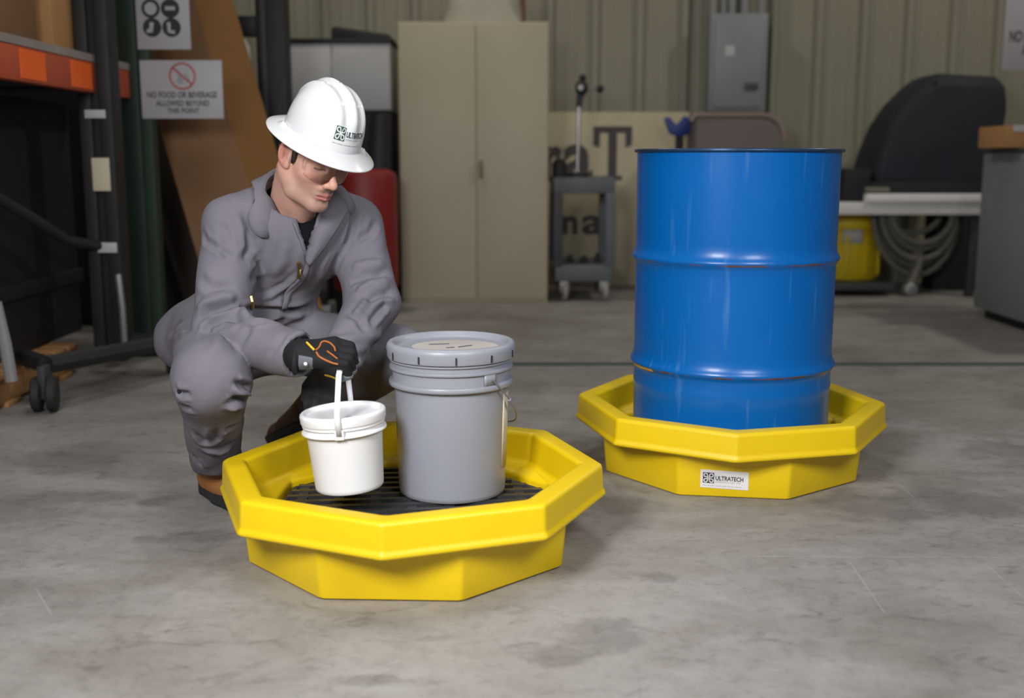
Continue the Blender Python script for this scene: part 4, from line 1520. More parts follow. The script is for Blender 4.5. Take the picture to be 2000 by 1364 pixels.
def glove_left(P):
    d = cap(P, lh(-0.03, 0, 0), lh(0.02, 0, 0), 0.036, 0.033)
    for q, r, L_ in LF:
        d = smin(d, cap(P, lh(0.018, q * 0.6, 0), lh(0.082, q, 0.002), 0.0175, 0.0140), 0.014)
    for q, r, L_ in LF:
        m_ = lh(0.082, q, 0.002); p_ = lh(0.082 + L_ * 0.42, q * 1.04, -0.006); i_ = lh(0.082 + L_ * 0.70, q * 1.04, -0.026); t_ = lh(0.082 + L_ * 0.80, q, -0.046)
        k = np.minimum(cap(P, m_, p_, r + 0.002, r + 0.0005), np.minimum(cap(P, p_, i_, r + 0.0005, r), cap(P, i_, t_, r, r - 0.0015)))
        d = smin(d, k, 0.003)
    th = np.minimum(cap(P, lh(0.030, -0.030, -0.004), lh(0.072, -0.054, -0.014), 0.017, 0.0135), cap(P, lh(0.072, -0.054, -0.014), lh(0.104, -0.056, -0.028), 0.013, 0.0108))
    return smin(d, th, 0.009)


gL, GV2, GQ2 = surf_obj('glove', glove_left, LWr - A(0.16, 0.13, 0.19), LWr + A(0.10, 0.12, 0.07), 0.0022, M['glove_charcoal'], person)
gL['label'] = 'black glove hanging with relaxed fingers'
g2 = BVHTree.FromPolygons([tuple(q) for q in GV2], [tuple(int(i) for i in q) for q in GQ2])
piping('yellow_piping', [(634, 733), (646, 736), (656, 740)], 0.0024, M['yellow_line'], gL, g2, 2.62)

# --- boots
def shoe(P, heel, toe, ank, r=0.046):
    mid = heel * 0.45 + toe * 0.55
    d = cap(P, heel, mid, r * 0.95, r)
    d = smin(d, cap(P, mid, toe, r, r * 0.98), 0.03)
    d = smin(d, cap(P, heel * 0.8 + toe * 0.2, ank, 0.050, 0.052), 0.05)
    return smin(d, cap(P, ank, mid, 0.048, 0.036), 0.04)


rh_, rt_, ra_ = A(-0.815, 2.945, 0.055), A(-0.700, 2.800, 0.046), A(-0.800, 2.905, 0.165)
up_r = surf_obj('boot', lambda P: np.maximum(shoe(P, rh_, rt_, ra_), 0.030 - P[:, 2]), A(-0.93, 2.68, 0), A(-0.58, 3.06, 0.25), 0.004, M['boot'], person)[0]
up_r['label'] = 'tan leather work boot'
surf_obj('sole', lambda P: np.maximum(np.maximum(smin(cap(P * A(1, 1, 0), rh_ * A(1, 1, 0), rh_ * A(0.45, 0.45, 0) + rt_ * A(0.55, 0.55, 0), 0.048, 0.052), cap(P * A(1, 1, 0), rh_ * A(0.45, 0.45, 0) + rt_ * A(0.55, 0.55, 0), rt_ * A(1, 1, 0), 0.052, 0.051), 0.02), P[:, 2] - 0.034), 0.002 - P[:, 2]),
         A(-0.93, 2.68, -0.01), A(-0.58, 3.06, 0.06), 0.004, M['sole'], up_r)
lt_, lhl = A(-0.725, 3.38, 0.052), A(-0.600, 3.215, 0.135)
la_ = A(-0.555, 3.16, 0.215)
sn = A(-0.62, -0.12, -0.70); ax_ = (lt_ - lhl) / np.linalg.norm(lt_ - lhl); sn -= ax_ * (sn @ ax_); sn /= np.linalg.norm(sn)
up_l = surf_obj('boot', lambda P: np.maximum(shoe(P, lhl, lt_, la_, 0.045), (P - lhl) @ sn - 0.030), A(-0.86, 3.0, 0), A(-0.44, 3.52, 0.32), 0.0045, M['boot_dark'], person)[0]
surf_obj('sole', lambda P: np.maximum(np.maximum(np.maximum(cap(P, lhl, lt_, 0.050, 0.050), (P - lhl) @ sn - 0.039), 0.028 - (P - lhl) @ sn), 0.002 - P[:, 2]), A(-0.86, 3.0, 0), A(-0.44, 3.52, 0.32), 0.0045, M['sole'], up_l)
#@@BACKGROUND
# ------------------------------------------------------------------ tan cabinet with a tub on top
cx0, cx1, cy0, cy1, ch = -0.70, 0.226, 7.0, 7.47, 1.735
cab = thing('storage_cabinet', ((cx0 + cx1) / 2, cy0, 0), 'tall beige two-door steel cabinet against the siding behind the pail', 'cabinet')
box('cabinet_body', (cx0, cy0 + 0.018, 0), (cx1, cy1, ch), M['tan_cab'], cab)
xm = cx0 + 0.478
box('door', (cx0 + 0.004, cy0, 0.03), (xm - 0.0025, cy0 + 0.016, ch - 0.015), M['tan_cab'], cab, bevel=0.003)
d2 = box('door', (xm + 0.0025, cy0, 0.03), (cx1 - 0.004, cy0 + 0.016, ch - 0.015), M['tan_cab'], cab, bevel=0.003)
box('handle', (xm + 0.016, cy0 - 0.022, 0.79), (xm + 0.040, cy0, 0.90), M['tan_dark'], d2, bevel=0.006)

tub = thing('metal_tub', (-0.162, 7.2, ch), 'upturned pale metal tub with brown end strap on top of the beige cabinet', 'tub')
b = MB()
rows = []
for z, w, dp in ((0.0, 0.27, 0.17), (0.02, 0.265, 0.165), (0.10, 0.235, 0.14), (0.17, 0.225, 0.13), (0.20, 0.20, 0.11)):
    for k in range(40):
        a = 2 * math.pi * k / 40
        e = 0.55
        rows.append((-0.162 + w * math.copysign(abs(math.cos(a)) ** e, math.cos(a)), 7.2 + dp * math.copysign(abs(math.sin(a)) ** e, math.sin(a)), ch + z))
fs = [(i * 40 + k, i * 40 + (k + 1) % 40, (i + 1) * 40 + (k + 1) % 40, (i + 1) * 40 + k) for i in range(4) for k in range(40)] + [tuple(range(40))[::-1], tuple(160 + k for k in range(40))]
b.add(rows, fs)
b.build('tub_shell', M['galv'], tub)
box('end_strap', (0.060, 7.04, ch + 0.004), (0.084, 7.36, ch + 0.20), M['strap_brown'], tub)

# ------------------------------------------------------------------ electrical panel with conduits on the wall
ex0, ex1 = at(1383, 100, 8.1).x, at(1494, 100, 8.1).x
ez0, ez1 = at(1440, 218, 8.05).z, at(1440, 27, 8.05).z
el = thing('electrical_panel', ((ex0 + ex1) / 2, 8.1, ez0), 'grey electrical panel box with conduits on the ribbed wall', 'electrical panel')
box('panel_box', (ex0, 8.02, ez0), (ex1, 8.195, ez1), M['elec'], el, bevel=0.006)
dr = box('panel_door', (ex0 + 0.03, 8.008, ez0 + 0.03), (ex1 - 0.03, 8.02, ez1 - 0.03), M['elec'], el, bevel=0.004)
lp = at(1468, 168, 8.0)
box('latch', (lp.x - 0.045, 7.99, lp.z - 0.022), (lp.x + 0.045, 8.008, lp.z + 0.022), M['elec_dark'], dr)
lp = at(1426, 99, 8.0)
box('sticker', (lp.x - 0.033, 8.0055, lp.z - 0.035), (lp.x + 0.033, 8.008, lp.z + 0.035), M['locker'], dr, bevel=0)
for px in (1393, 1414, 1430, 1455, 1488):
    x = at(px, 10, 8.12).x
    MB().tube([(x, 8.12, ez1 - 0.01), (x, 8.12, 3.0)], 0.028 if px != 1414 else 0.02, 14).build('conduit', M['conduit'], el)

# ------------------------------------------------------------------ printed board leaning behind the cart
BYb = 8.02
bx0, bx1 = -0.2, at(1346, 250, BYb).x
bz1 = at(1200, 219, BYb).z
bd = thing('printed_board', (0.5, BYb, 0), 'cream board with large dark letters behind the cart', 'board')
tag(box('panel', (bx0, BYb, 0), (bx1, BYb + 0.03, bz1), M['board'], bd, bevel=0.003))
bfn = lambda x, y, lift: Vector((x, BYb - 0.001 - lift, y))
def bp2(px, py): q = at(px, py, BYb); return (q.x, q.z)
# T with serifs
x0_, zt_ = bp2(1159, 247); x1_, zb_ = bp2(1233, 352)
w_ = x1_ - x0_; xc_ = (x0_ + x1_) / 2; st = 0.062
tp_ = [(xc_ - st / 2, zb_ + 0.03), (xc_ + st / 2, zb_ + 0.03), (xc_ + st / 2, zt_ - 0.045), (x1_ - 0.05, zt_ - 0.045), (x1_ - 0.045, zt_ - 0.15), (x1_, zt_ - 0.13), (x1_, zt_), (x0_, zt_), (x0_, zt_ - 0.13), (x0_ + 0.045, zt_ - 0.15), (x0_ + 0.05, zt_ - 0.045), (xc_ - st / 2, zt_ - 0.045)]
ft = [(0, 1, 2, 11), (11, 2, 3, 6, 7, 10), (3, 4, 5, 6), (7, 8, 9, 10)]
art('lettering', [(tp_, ft), rect2d(xc_ - 0.07, zb_, xc_ + 0.07, zb_ + 0.03)], bfn, M['board_ink'], bd, 0.0015)
for body, pxl, pxr, pyt, pyb in (('r', 1062, 1098, 285, 350), ('a', 1100, 1158, 282, 350), ('n', 1099, 1128, 422, 456), ('a', 1136, 1180, 420, 456)):
    p, f, w = text2d(body, 1.0, 0.03)
    xa, za = bp2(pxl, pyb); xb, zb2 = bp2(pxr, pyt)
    hy = max(q[1] for q in p)
    art('lettering', [([(xa + q[0] * (xb - xa) / w, za + q[1] * (zb2 - za) / hy) for q in p], f)], bfn, M['board_ink'], bd, 0.0015)

# ------------------------------------------------------------------ grey utility cart and the tools on it
ux0, ux1, uy0, uy1 = 0.262, 0.655, 7.08, 7.66
cart = thing('utility_cart', (0.46, 7.37, 0), 'grey two-shelf utility cart on casters beside the beige cabinet', 'cart')
box('shelf', (ux0, uy0, 0.69), (ux1, uy1, 0.79), M['cart'], cart, bevel=0.008)
box('shelf', (ux0 + 0.015, uy0, 0.13), (ux1 - 0.015, uy1, 0.235), M['cart'], cart, bevel=0.008)
for sx in (0, 1):
    for sy in (0, 1):
        x = ux0 + 0.03 if sx == 0 else ux1 - 0.03
        y = uy0 + 0.03 if sy == 0 else uy1 - 0.03
        box('post', (x - 0.03, y - 0.03, 0.22), (x + 0.03, y + 0.03, 0.70), M['cart'] if sx else M['cart_dark'], cart)  # left posts get a darker grey, shade put into their colour
        x = ux0 + 0.075 if sx == 0 else ux1 - 0.06
        w = MB().lathe((x - 0.016, y, 0.058), [(0.0, 0), (0.05, 0), (0.058, 0.006), (0.058, 0.026), (0.05, 0.032), (0.0, 0.032)], 28, rot_to((1, 0.15, 0)))
        wo = w.build('caster', M['wheel'], cart)
        box('fork', (x - 0.03, y - 0.02, 0.06), (x + 0.03, y + 0.03, 0.132), M['dull_steel'], wo)
lead = thing('bench_stand', (at(1128, 345, 7.35).x, 7.35, 0.79), 'chrome rod stand with black clamp head standing on the grey cart', 'stand')
lx = at(1128, 345, 7.35).x
MB().lathe((lx, 7.35, 0.79), [(0.0, 0), (0.07, 0), (0.07, 0.02), (0.02, 0.03), (0.0, 0.03)], 28).build('base', M['black_paint'], lead)
MB().tube([(lx, 7.35, 0.81), (lx + 0.005, 7.35, 1.32)], 0.012, 12).build('rod', M['steel'], lead)
hp_ = at(1136, 172, 7.35)
cl_ = MB().sphere(hp_, 0.048, 16, (0.9, 1, 1.1)).build('clamp_head', M['black_paint'], lead, smooth=80)
MB().tube([(lx + 0.004, 7.35, 1.24), hp_], [0.02, 0.026], 10).build('arm', M['cart_dark'], lead)
k_ = at(1172, 174, 7.35)
MB().tube([hp_, k_], 0.010, 8).build('crossbar', M['steel'], lead)
MB().sphere(k_, 0.026, 12).build('knob', M['black_paint'], lead, smooth=80)
MB().sphere(at(1138, 152, 7.35), 0.024, 12).build('knob', M['black_paint'], lead, smooth=80)
MB().lathe(hp_ + Vector((-0.01, -0.05, 0)), [(0.0, 0.004), (0.018, 0.004), (0.018, -0.01), (0, -0.01)], 16, rot_to((0, -1, 0))).build('dial', M['locker'], lead)
for i, (px, w, hh) in enumerate(((1112, 0.05, 0.05), (1140, 0.06, 0.045), (1166, 0.05, 0.06))):
    q = at(px, 520, 7.3)
    o = MB().lathe((q.x, 7.25, 0.237), [(0.0, 0), (w * 0.5, 0), (w * 0.5, hh * 0.4), (w * 0.32, hh * 0.5), (w * 0.32, hh), (0.0, hh)], 20).build('pipe_fitting', M['black_paint'], None, origin=(q.x, 7.25, 0.237))
    tag(o, ('dark pipe fitting on the cart\'s lower shelf, nearest the cabinet', 'wide dark pipe fitting in the middle of the cart\'s lower shelf', 'tallest dark pipe fitting on the cart\'s lower shelf, right end')[i], 'pipe fitting', 'pipe fittings on the cart')
q = at(1092, 345, 7.3)
jar = thing('oil_can', (q.x, 7.3, 0.79), 'dark squat can on the cart top next to the cabinet', 'can')
MB().lathe((q.x, 7.3, 0.79), [(0, 0), (0.045, 0), (0.047, 0.01), (0.047, 0.09), (0.02, 0.12), (0.0, 0.12)], 24).build('can_body', M['black_paint'], jar)
MB().tube([(q.x, 7.3, 0.90), (q.x + 0.03, 7.3, 0.99)], [0.008, 0.004], 8).build('spout', M['dull_steel'], jar)

# ------------------------------------------------------------------ pipe stand with a blue V head
q = at(1322, 250, 7.6)
vs_ = thing('pipe_stand', (q.x, 7.6, 0), 'pipe stand with blue V-shaped head rising behind the blue drum', 'pipe stand')
def vpl(px, py): z = at(px, py, 7.6); return (z.x, 7.57, z.z)
MB().prism([vpl(*p) for p in ((1297, 232), (1306, 228), (1321, 246), (1337, 226), (1348, 232), (1346, 262), (1330, 268), (1308, 262))], (0, 0, 0), (0, 0.07, 0)).build('v_head', M['blue_head'], vs_, bevel=0.008)
MB().tube([(q.x + 0.02, 7.605, 0.05), (q.x + 0.02, 7.605, at(1322, 262, 7.6).z)], 0.028, 14).build('stem', M['black_paint'], vs_)
for k in range(3):
    a = math.radians((105, 180, 255)[k])
    MB().tube([(q.x + 0.02, 7.605, 0.45), (q.x + 0.02 + 0.13 * math.cos(a), 7.605 + 0.13 * math.sin(a), 0.014)], 0.014, 10).build('leg', M['black_paint'], vs_)

# ------------------------------------------------------------------ taupe bin behind the drum
q0, q1 = at(1352, 222, 7.4), at(1533, 290, 7.4)
bn = thing('waste_bin', ((q0.x + q1.x) / 2, 7.5, 0), 'tall taupe bin with rounded top corner behind the blue drum', 'bin')
def rr(x0, x1, z0, z1, y, r1, r2, n=8):
    p = [(x0, y, z0), (x1, y, z0)]
    for i in range(n + 1):
        a = math.pi / 2 * i / n
        p.append((x1 - r2 + r2 * math.cos(a), y, z1 - r2 + r2 * math.sin(a)))
    for i in range(n + 1):
        a = math.pi / 2 + math.pi / 2 * i / n
        p.append((x0 + r1 + r1 * math.cos(a), y, z1 - r1 + r1 * math.sin(a)))
    return p
MB().prism(rr(q0.x + 0.03, q1.x - 0.03, 0.06, q0.z, 7.4, 0.03, 0.14), (0, 0.012, 0), (0, 0.42, 0)).build('bin_body', M['taupe'], bn, bevel=0.006)
rim_ = rr(q0.x, q1.x, 0.06, q0.z + 0.004, 7.4, 0.04, 0.16)
MB().tube([(p[0], 7.415, p[2] - 0.012) for p in rim_[2:]], 0.016, 8).build('rim', M['taupe_edge'], bn)
for s in (0.12, 0.55):
    MB().lathe((q0.x + s, 7.6, 0.05), [(0, 0), (0.05, 0), (0.05, 0.04), (0, 0.04)], 20, rot_to((1, 0, 0))).build('wheel', M['black_paint'], bn)

# ------------------------------------------------------------------ work table on the right, cover, hoses, yellow drum
ty0, ty1 = 7.25, 8.05
tx0, tx1 = at(1560, 400, ty0).x, at(1928, 400, ty0).x
tz = at(1800, 379, ty0).z
tb = thing('work_table', ((tx0 + tx1) / 2, 7.6, 0), 'white-topped work table with lower shelf standing right of the blue drum', 'table')
box('table_top', (at(1692, 380, ty0).x, ty0 - 0.02, tz - 0.052), (tx1 + 0.02, ty1, tz), M['table'], tb, bevel=0.006)
box('top_frame', (tx0, ty0, tz - 0.135), (tx1, ty1, tz - 0.053), M['table_edge'], tb, bevel=0.006)
sh_z = at(1680, 553, 7.4).z
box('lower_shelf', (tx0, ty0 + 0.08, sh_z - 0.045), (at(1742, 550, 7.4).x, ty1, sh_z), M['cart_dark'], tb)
for x, ys in ((tx0 + 0.06, (ty0 + 0.10, ty1 - 0.08)), (at(1742, 500, 7.4).x, (ty1 - 0.04,)), (tx1 - 0.04, (ty0 + 0.10, ty1 - 0.08))):
    for y in ys:
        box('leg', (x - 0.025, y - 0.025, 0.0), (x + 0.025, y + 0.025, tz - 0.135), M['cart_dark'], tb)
# covered machine
def vp(px, py, Y): z = at(px, py, Y); return Vector((z.x, Y, z.z))
ol = [(1696, 372), (1697, 330), (1712, 285), (1732, 238), (1758, 200), (1790, 168), (1815, 148), (1832, 144), (1945, 150), (1958, 165), (1961, 205), (1952, 262), (1936, 325), (1930, 372)]
cen = vp(1815, 290, 7.55)
v, f = [], []
lay = [(7.33, 0.90), (7.36, 0.965), (7.44, 1.0), (7.62, 1.0), (7.78, 0.985), (7.88, 0.94), (7.93, 0.86)]
for Y, s in lay:
    for k, (px, py) in enumerate(ol):
        p = vp(px, py, 7.44)
        x = cen.x + (p.x - cen.x) * s
        z = tz + 0.001 + (p.z - tz) * (s if py < 371 else 0)
        v.append((x, Y, max(z, tz + 0.001)))
n_ = len(ol)
for i in range(len(lay) - 1):
    for k in range(n_):
        f.append((i * n_ + k, i * n_ + (k + 1) % n_, (i + 1) * n_ + (k + 1) % n_, (i + 1) * n_ + k))
f += [tuple(range(n_))[::-1], tuple((len(lay) - 1) * n_ + k for k in range(n_))]
mc = thing('covered_machine', (cen.x, 7.6, tz), 'bench machine under a dark navy vinyl cover on the white table', 'machine')
cv = link('dust_cover', v, f, M['navy_cover'], mc, smooth=75, bevel=0.012)
for pa in ([(1824, 160), (1846, 235), (1862, 290), (1880, 330), (1886, 362)], [(1915, 165), (1908, 230), (1905, 300), (1898, 350)]):
    MB().tube([vp(x, y, 7.36 + 0.0 * i) + Vector((0, -0.012, 0)) for i, (x, y) in enumerate(pa)], 0.014, 8).build('cover_fold', M['black_panel'], cv)  # cover's folds laid on as raised strips of a darker colour
bs = MB()
bs.span((at(1700, 372, 7.3).x, 7.31, tz), (at(1925, 372, 7.3).x, 7.36, tz + 0.075))
bs.build('machine_base', M['black_panel'], mc, bevel=0.008)
q = at(1668, 385, 7.4)
tag(box('tool_case', (q.x - 0.10, 7.30, tz - 0.053), (q.x + 0.075, 7.62, tz + 0.16), M['black_panel'], None, origin=(q.x, 7.4, tz - 0.053), bevel=0.01), 'black tool case on the table end right beside the blue drum', 'case')
q = at(1712, 356, 7.2)
tag(MB().lathe((q.x + 0.03, 7.27, tz + 0.022), [(0, -0.08), (0.022, -0.08), (0.022, 0.07), (0.014, 0.08), (0, 0.08)], 18, rot_to((1, 0, 0))).build('spray_bottle', M['hose'], None, origin=(q.x, 7.27, tz)), 'small grey bottle lying in front of the navy cover', 'bottle')
# yellow overpack on the lower shelf
yx, yy = at(1657, 500, 7.75).x, 7.78
yd = thing('yellow_keg', (yx, yy, sh_z), 'yellow lidded plastic keg on the lower shelf under the white table', 'keg')
zt = at(1660, 419, 7.62).z
MB().lathe((yx, yy, 0), [(0, sh_z), (0.205, sh_z), (0.215, sh_z + 0.02), (0.214, zt - 0.13), (0.20, zt - 0.12), (0.20, zt - 0.08)], 48).build('body', M['yellow_drum'], yd)
MB().lathe((yx, yy, 0), [(0.20, zt - 0.10), (0.232, zt - 0.098), (0.236, zt - 0.09), (0.236, zt - 0.012), (0.228, zt), (0, zt)], 48).build('lid', M['yellow_drum'], yd)
for k in range(10):
    a = -math.pi / 2 + (k + 0.5) * 2 * math.pi / 10
    MB().box((yx + 0.22 * math.cos(a), yy + 0.22 * math.sin(a), sh_z + (zt - sh_z) * 0.38), (0.02, 0.03, (zt - sh_z) * 0.62), Matrix.Rotation(a, 3, 'Z')).build('rib', M['yellow_drum'], yd, bevel=0.006)
v, f = [], []
for i in range(9):
    a = -math.pi / 2 - 0.45 + 0.62 * i / 8
    for z in (at(1660, 479, 7.4).z, at(1660, 452, 7.4).z): v.append((yx + 0.2195 * math.cos(a), yy + 0.2195 * math.sin(a), z))
    if i: f.append((2 * i - 2, 2 * i, 2 * i + 1, 2 * i - 1))
link('label_sticker', v, f, M['locker'], yd, solid=0.001)
# hose hung in coils below the table top, ends in a coupling near the floor
hs = thing('hose', (at(1790, 420, 7.3).x, 7.32, 0.2), 'coiled olive-grey hose hanging below the white table', 'hose')
hpts = []
loops = [(1802, 412, 60, 62), (1800, 412, 74, 95), (1806, 412, 66, 76), (1800, 412, 84, 128), (1798, 412, 56, 46), (1806, 412, 78, 112)]
for li, (lx_, ly_, rx_, ry_) in enumerate(loops):
    for i in range(24):
        a = math.pi * 2 * i / 24
        yv = 7.34 + 0.034 * li + 0.034 * i / 24
        s = math.sin(a)
        hpts.append(vp(lx_ + rx_ * math.cos(a) * (1 if s > 0 else 0.9), ly_ + (ry_ * s if s > 0 else 12 * s), 7.34) + Vector((0, yv - 7.34, 0)))
MB().tube(hpts, 0.021, 10).build('coil', M['hose'], hs)
cp_ = vp(1776, 566, 7.36)
MB().tube([vp(1800, 500, 7.36), vp(1786, 540, 7.36), cp_ + Vector((0, 0, 0.02))], 0.024, 10).build('hose_end', M['hose'], hs)
MB().lathe(cp_, [(0, -0.04), (0.035, -0.04), (0.045, -0.02), (0.045, 0.03), (0.03, 0.04), (0, 0.04)], 20, rot_to((0.2, -1, 0.1))).build('coupling', M['dull_steel'], hs)
q = at(1820, 560, 8.0)
tag(box('black_bin', (q.x - 0.12, 7.68, 0), (q.x + 0.40, 7.90, 0.52), M['black_panel'], None, origin=(q.x, 7.8, 0), bevel=0.01), 'low black bin on the floor in the dark behind the hose', 'bin')

# ------------------------------------------------------------------ grey machine cabinet, carton and sign at the right edge
gx = 2.69
rc = thing('machine_cabinet', (3.0, 6.0, 0), 'grey machine cabinet at the right edge with a carton on top', 'cabinet')
zc_ = at(1936, 298, 6.45).z
box('housing', (gx, 5.2, 0.055), (gx + 0.9, 6.42, zc_), M['right_cab'], rc, bevel=0.012)
box('plinth', (gx + 0.05, 5.25, 0.0), (gx + 0.85, 6.37, 0.055), M['black_paint'], rc)
box('top_edge', (gx - 0.012, 5.19, zc_), (gx + 0.9, 6.43, zc_ + 0.022), M['elec_dark'], rc)
zc_ += 0.022
ct = thing('carton', (3.0, 6.1, zc_), 'tan cardboard carton on the grey machine cabinet at the right edge', 'carton')
box('carton_body', (at(1955, 288, 6.0).x, 5.95, zc_), (at(1955, 288, 6.0).x + 0.5, 6.3, zc_ + 0.115), M['card_pale'], ct)
box('tape', (at(1968, 288, 6.0).x, 5.946, zc_ + 0.085), (at(1955, 288, 6.0).x + 0.5, 5.952, zc_ + 0.118), M['locker'], ct, bevel=0)
YS = 6.36
sg = thing('notice_sign', (3.0, YS, zc_), 'white notice sign with black lettering cut by the right edge', 'sign')
sx0, sz0 = at(1955, 138, YS).x, at(1955, 138, YS).z
tag(box('sign_panel', (sx0, YS - 0.008, sz0), (sx0 + 0.62, YS, sz0 + 0.46), M['sign_white'], sg, bevel=0.002))
MB().tube([(sx0 + 0.31, YS + 0.025, zc_), (sx0 + 0.31, YS + 0.025, sz0 + 0.40)], 0.02, 12).build('post', M['dull_steel'], sg)
MB().lathe((sx0 + 0.31, YS + 0.0, zc_), [(0, 0), (0.05, 0), (0.05, 0.015), (0, 0.02)], 20).build('foot', M['dull_steel'], sg)
sfn = lambda x, y, lift: Vector((x, YS - 0.008 - lift, y))
shp = []
for i, (line, px, py) in enumerate((('NO FOOD OR BEVERAGE', 1970, 82), ('ALLOWED BEYOND', 1994, 108), ('THIS POINT', 2060, 132))):
    p, f, w = text2d(line, 0.062 if i < 2 else 0.05, 0.02)
    q = at(px, py, YS)
    k = {0: 0.51, 1: 0.38, 2: 0.2}[i] / w
    shp.append(([(q.x + a * k, q.z + b_) for a, b_ in p], f))
art('lettering', shp, sfn, M['ink'], sg, 0.001)

# ------------------------------------------------------------------ left side: pallet rack
RY0, RY1 = 2.9, 5.06
zb0, zb1 = 1.172, 1.312
rk = thing('pallet_rack', (-2.2, 4.5, 0), 'pallet rack with orange beam and dark green upright at the left', 'rack')
bxf = -1.70
box('beam', (bxf - 0.045, RY0, zb0), (bxf, RY1, zb1 - 0.018), M['orange_beam'], rk, bevel=0.006)
box('beam', (bxf - 1.05, RY0, zb0), (bxf - 1.005, RY1, zb1 - 0.018), M['orange_beam'], rk, bevel=0.006)
box('wire_deck', (bxf - 1.02, RY0, zb1 - 0.018), (bxf + 0.002, RY1, zb1 + 0.012), M['wire'], rk, bevel=0)
for y, x in ((RY1, bxf), (RY1, bxf - 1.0)):
    up_ = box('upright', (x - 0.055, y, 0.0), (x + 0.035, y + 0.085, 3.2), M['green_post'], rk, bevel=0.006)
    if x == bxf: box('edge_channel', (x + 0.035, y + 0.01, 0.0), (x + 0.085, y + 0.085, 3.2), M['green_post'], up_, bevel=0.004)
for z in (0.5, 1.4, 2.3):
    box('brace', (bxf - 1.0, RY1 + 0.03, z), (bxf - 0.05, RY1 + 0.055, z + 0.04), M['green_post'], rk, bevel=0)
for px, Y0 in ((76, 4.05), (132, 4.50)):
    y0 = Y0
    box('load_label', (bxf, y0 - 0.11, zb0 + 0.012), (bxf + 0.002, y0 + 0.10, zb1 - 0.028), M['orange_label'], rk, bevel=0)
cl = [((-2.25, 3.30), (0.50, 0.62), 0.30, 'card_edge', 'brown carton on the rack deck cut by the left edge'),
      ((-2.16, 4.02), (0.70, 0.70), 0.33, 'card', 'cardboard carton on the rack deck above the first orange label'),
      ((-2.11, 4.72), (0.66, 0.56), 0.26, 'card_pale', 'pale carton on the rack deck beside the green upright')]
for i, ((x, y), (w, d), h, mm, lb) in enumerate(cl):
    zz = zb1 + 0.012
    c_ = thing('carton', (x, y, zz), lb, 'carton', 'cartons on the pallet rack')
    box('carton_body', (x - w / 2, y - d / 2, zz), (x + w / 2, y + d / 2, zz + h), M[mm], c_)
    box('tape', (x - w / 2 - 0.001, y - 0.03, zz + h - 0.06), (x + w / 2 + 0.001, y + 0.03, zz + h + 0.001), M['strap_brown'], c_, bevel=0)
for i, (y, mm, lb) in enumerate(((3.95, 'card_pale', 'upper carton stacked on the carton above the first orange label'), (4.70, 'card_edge', 'upper carton stacked on the pale carton beside the upright'))):
    zz = zb1 + 0.012 + (0.332 if i == 0 else 0.262)
    c_ = thing('carton', (-2.13, y, zz), lb, 'carton', 'cartons on the pallet rack')
    box('carton_body', (-2.44, y - 0.27, zz), (-1.80, y + 0.27, zz + 0.34), M[mm], c_)
    box('tape', (-2.442, y - 0.03, zz + 0.28), (-1.798, y + 0.03, zz + 0.341), M['strap_brown'], c_, bevel=0)
# invented dark block filling the black space below the deck, and its pallet
bb = thing('bay_filler', (-2.3, 4.0, 0.132), 'large navy-black block on a pallet, added to fill the dark bay under the orange beam', 'filler block')
box('bay_block', (-2.70, 3.0, 0.132), (-1.97, 5.03, 1.15), M['black_panel'], bb, bevel=0.01)
box('side_rail', (-1.97, 3.0, 0.36), (-1.95, 5.03, 0.42), M['black_paint'], bb)
pl = thing('wooden_pallet', (-2.25, 3.9, 0), 'pine pallet under the navy-black block at the left edge', 'pallet')
for y0 in (3.05, 3.62, 4.0, 4.5): box('bottom_board', (-2.66, y0, 0.0), (-1.86, y0 + 0.11, 0.02), M['wood'], pl, bevel=0.002)
for x in (-2.62, -2.25, -1.89): box('stringer', (x - 0.02, 3.02, 0.02), (x + 0.02, 4.7, 0.11), M['wood'], pl, bevel=0.002)
for k in range(13): box('deck_board', (-2.66, 3.02 + k * 0.13, 0.11), (-1.86, 3.12 + k * 0.13, 0.13), M['wood'], pl, bevel=0.002)
b3 = thing('dark_filler', (-2.3, 6.4, 0), 'wide black block added to fill the dark space behind the leaning cardboard carton', 'chest')  # invented block that stands in for the black space behind the carton
box('filler_body', (-3.3, 6.02, 0.03), (-1.50, 6.75, 1.28), M['black_panel'], b3, bevel=0.01)
box('lid', (-3.31, 6.0, 1.28), (-1.49, 6.76, 1.33), M['black_paint'], b3)
box('filler_base', (-3.2, 6.05, 0.0), (-1.6, 6.7, 0.03), M['black_paint'], b3)

# ------------------------------------------------------------------ wheeled lift with a black mast
MY = 4.62
mx0, mx1 = at(183, 680, MY).x, at(246, 680, MY).x
lf = thing('lift_mast', ((mx0 + mx1) / 2, MY, 0), 'black wheeled lift with tall mast and white stickers before the rack', 'lift')
xa, xb = mx0, mx1
box('mast', (xa, MY, 0.06), (xa + 0.052, MY + 0.12, 2.5), M['black_paint'], lf, bevel=0.006)
box('mast', (xb - 0.052, MY, 0.06), (xb, MY + 0.12, 2.5), M['black_paint'], lf, bevel=0.006)
box('carriage', (xa + 0.03, MY + 0.02, 0.1), (xb - 0.03, MY + 0.09, 2.4), M['black_panel'], lf)
for px, py, w, h, mm in ((186, 223, 0.085, 0.034, 'locker'), (198, 341, 0.072, 0.135, 'kraft_label'), (210, 484, 0.080, 0.042, 'locker')):
    q = at(px, py, MY)
    box('sticker', (q.x - w / 2, MY - 0.0055, q.z - h / 2), (q.x + w / 2, MY + 0.021, q.z + h / 2), M[mm], lf, bevel=0.002)
q = at(238, 600, MY)
MB().tube([(q.x, MY - 0.02, q.z + 0.14), (q.x + 0.012, MY - 0.03, q.z), (q.x + 0.01, MY - 0.02, q.z - 0.15)], 0.014, 8).build('release_lever', M['dull_steel'], lf)
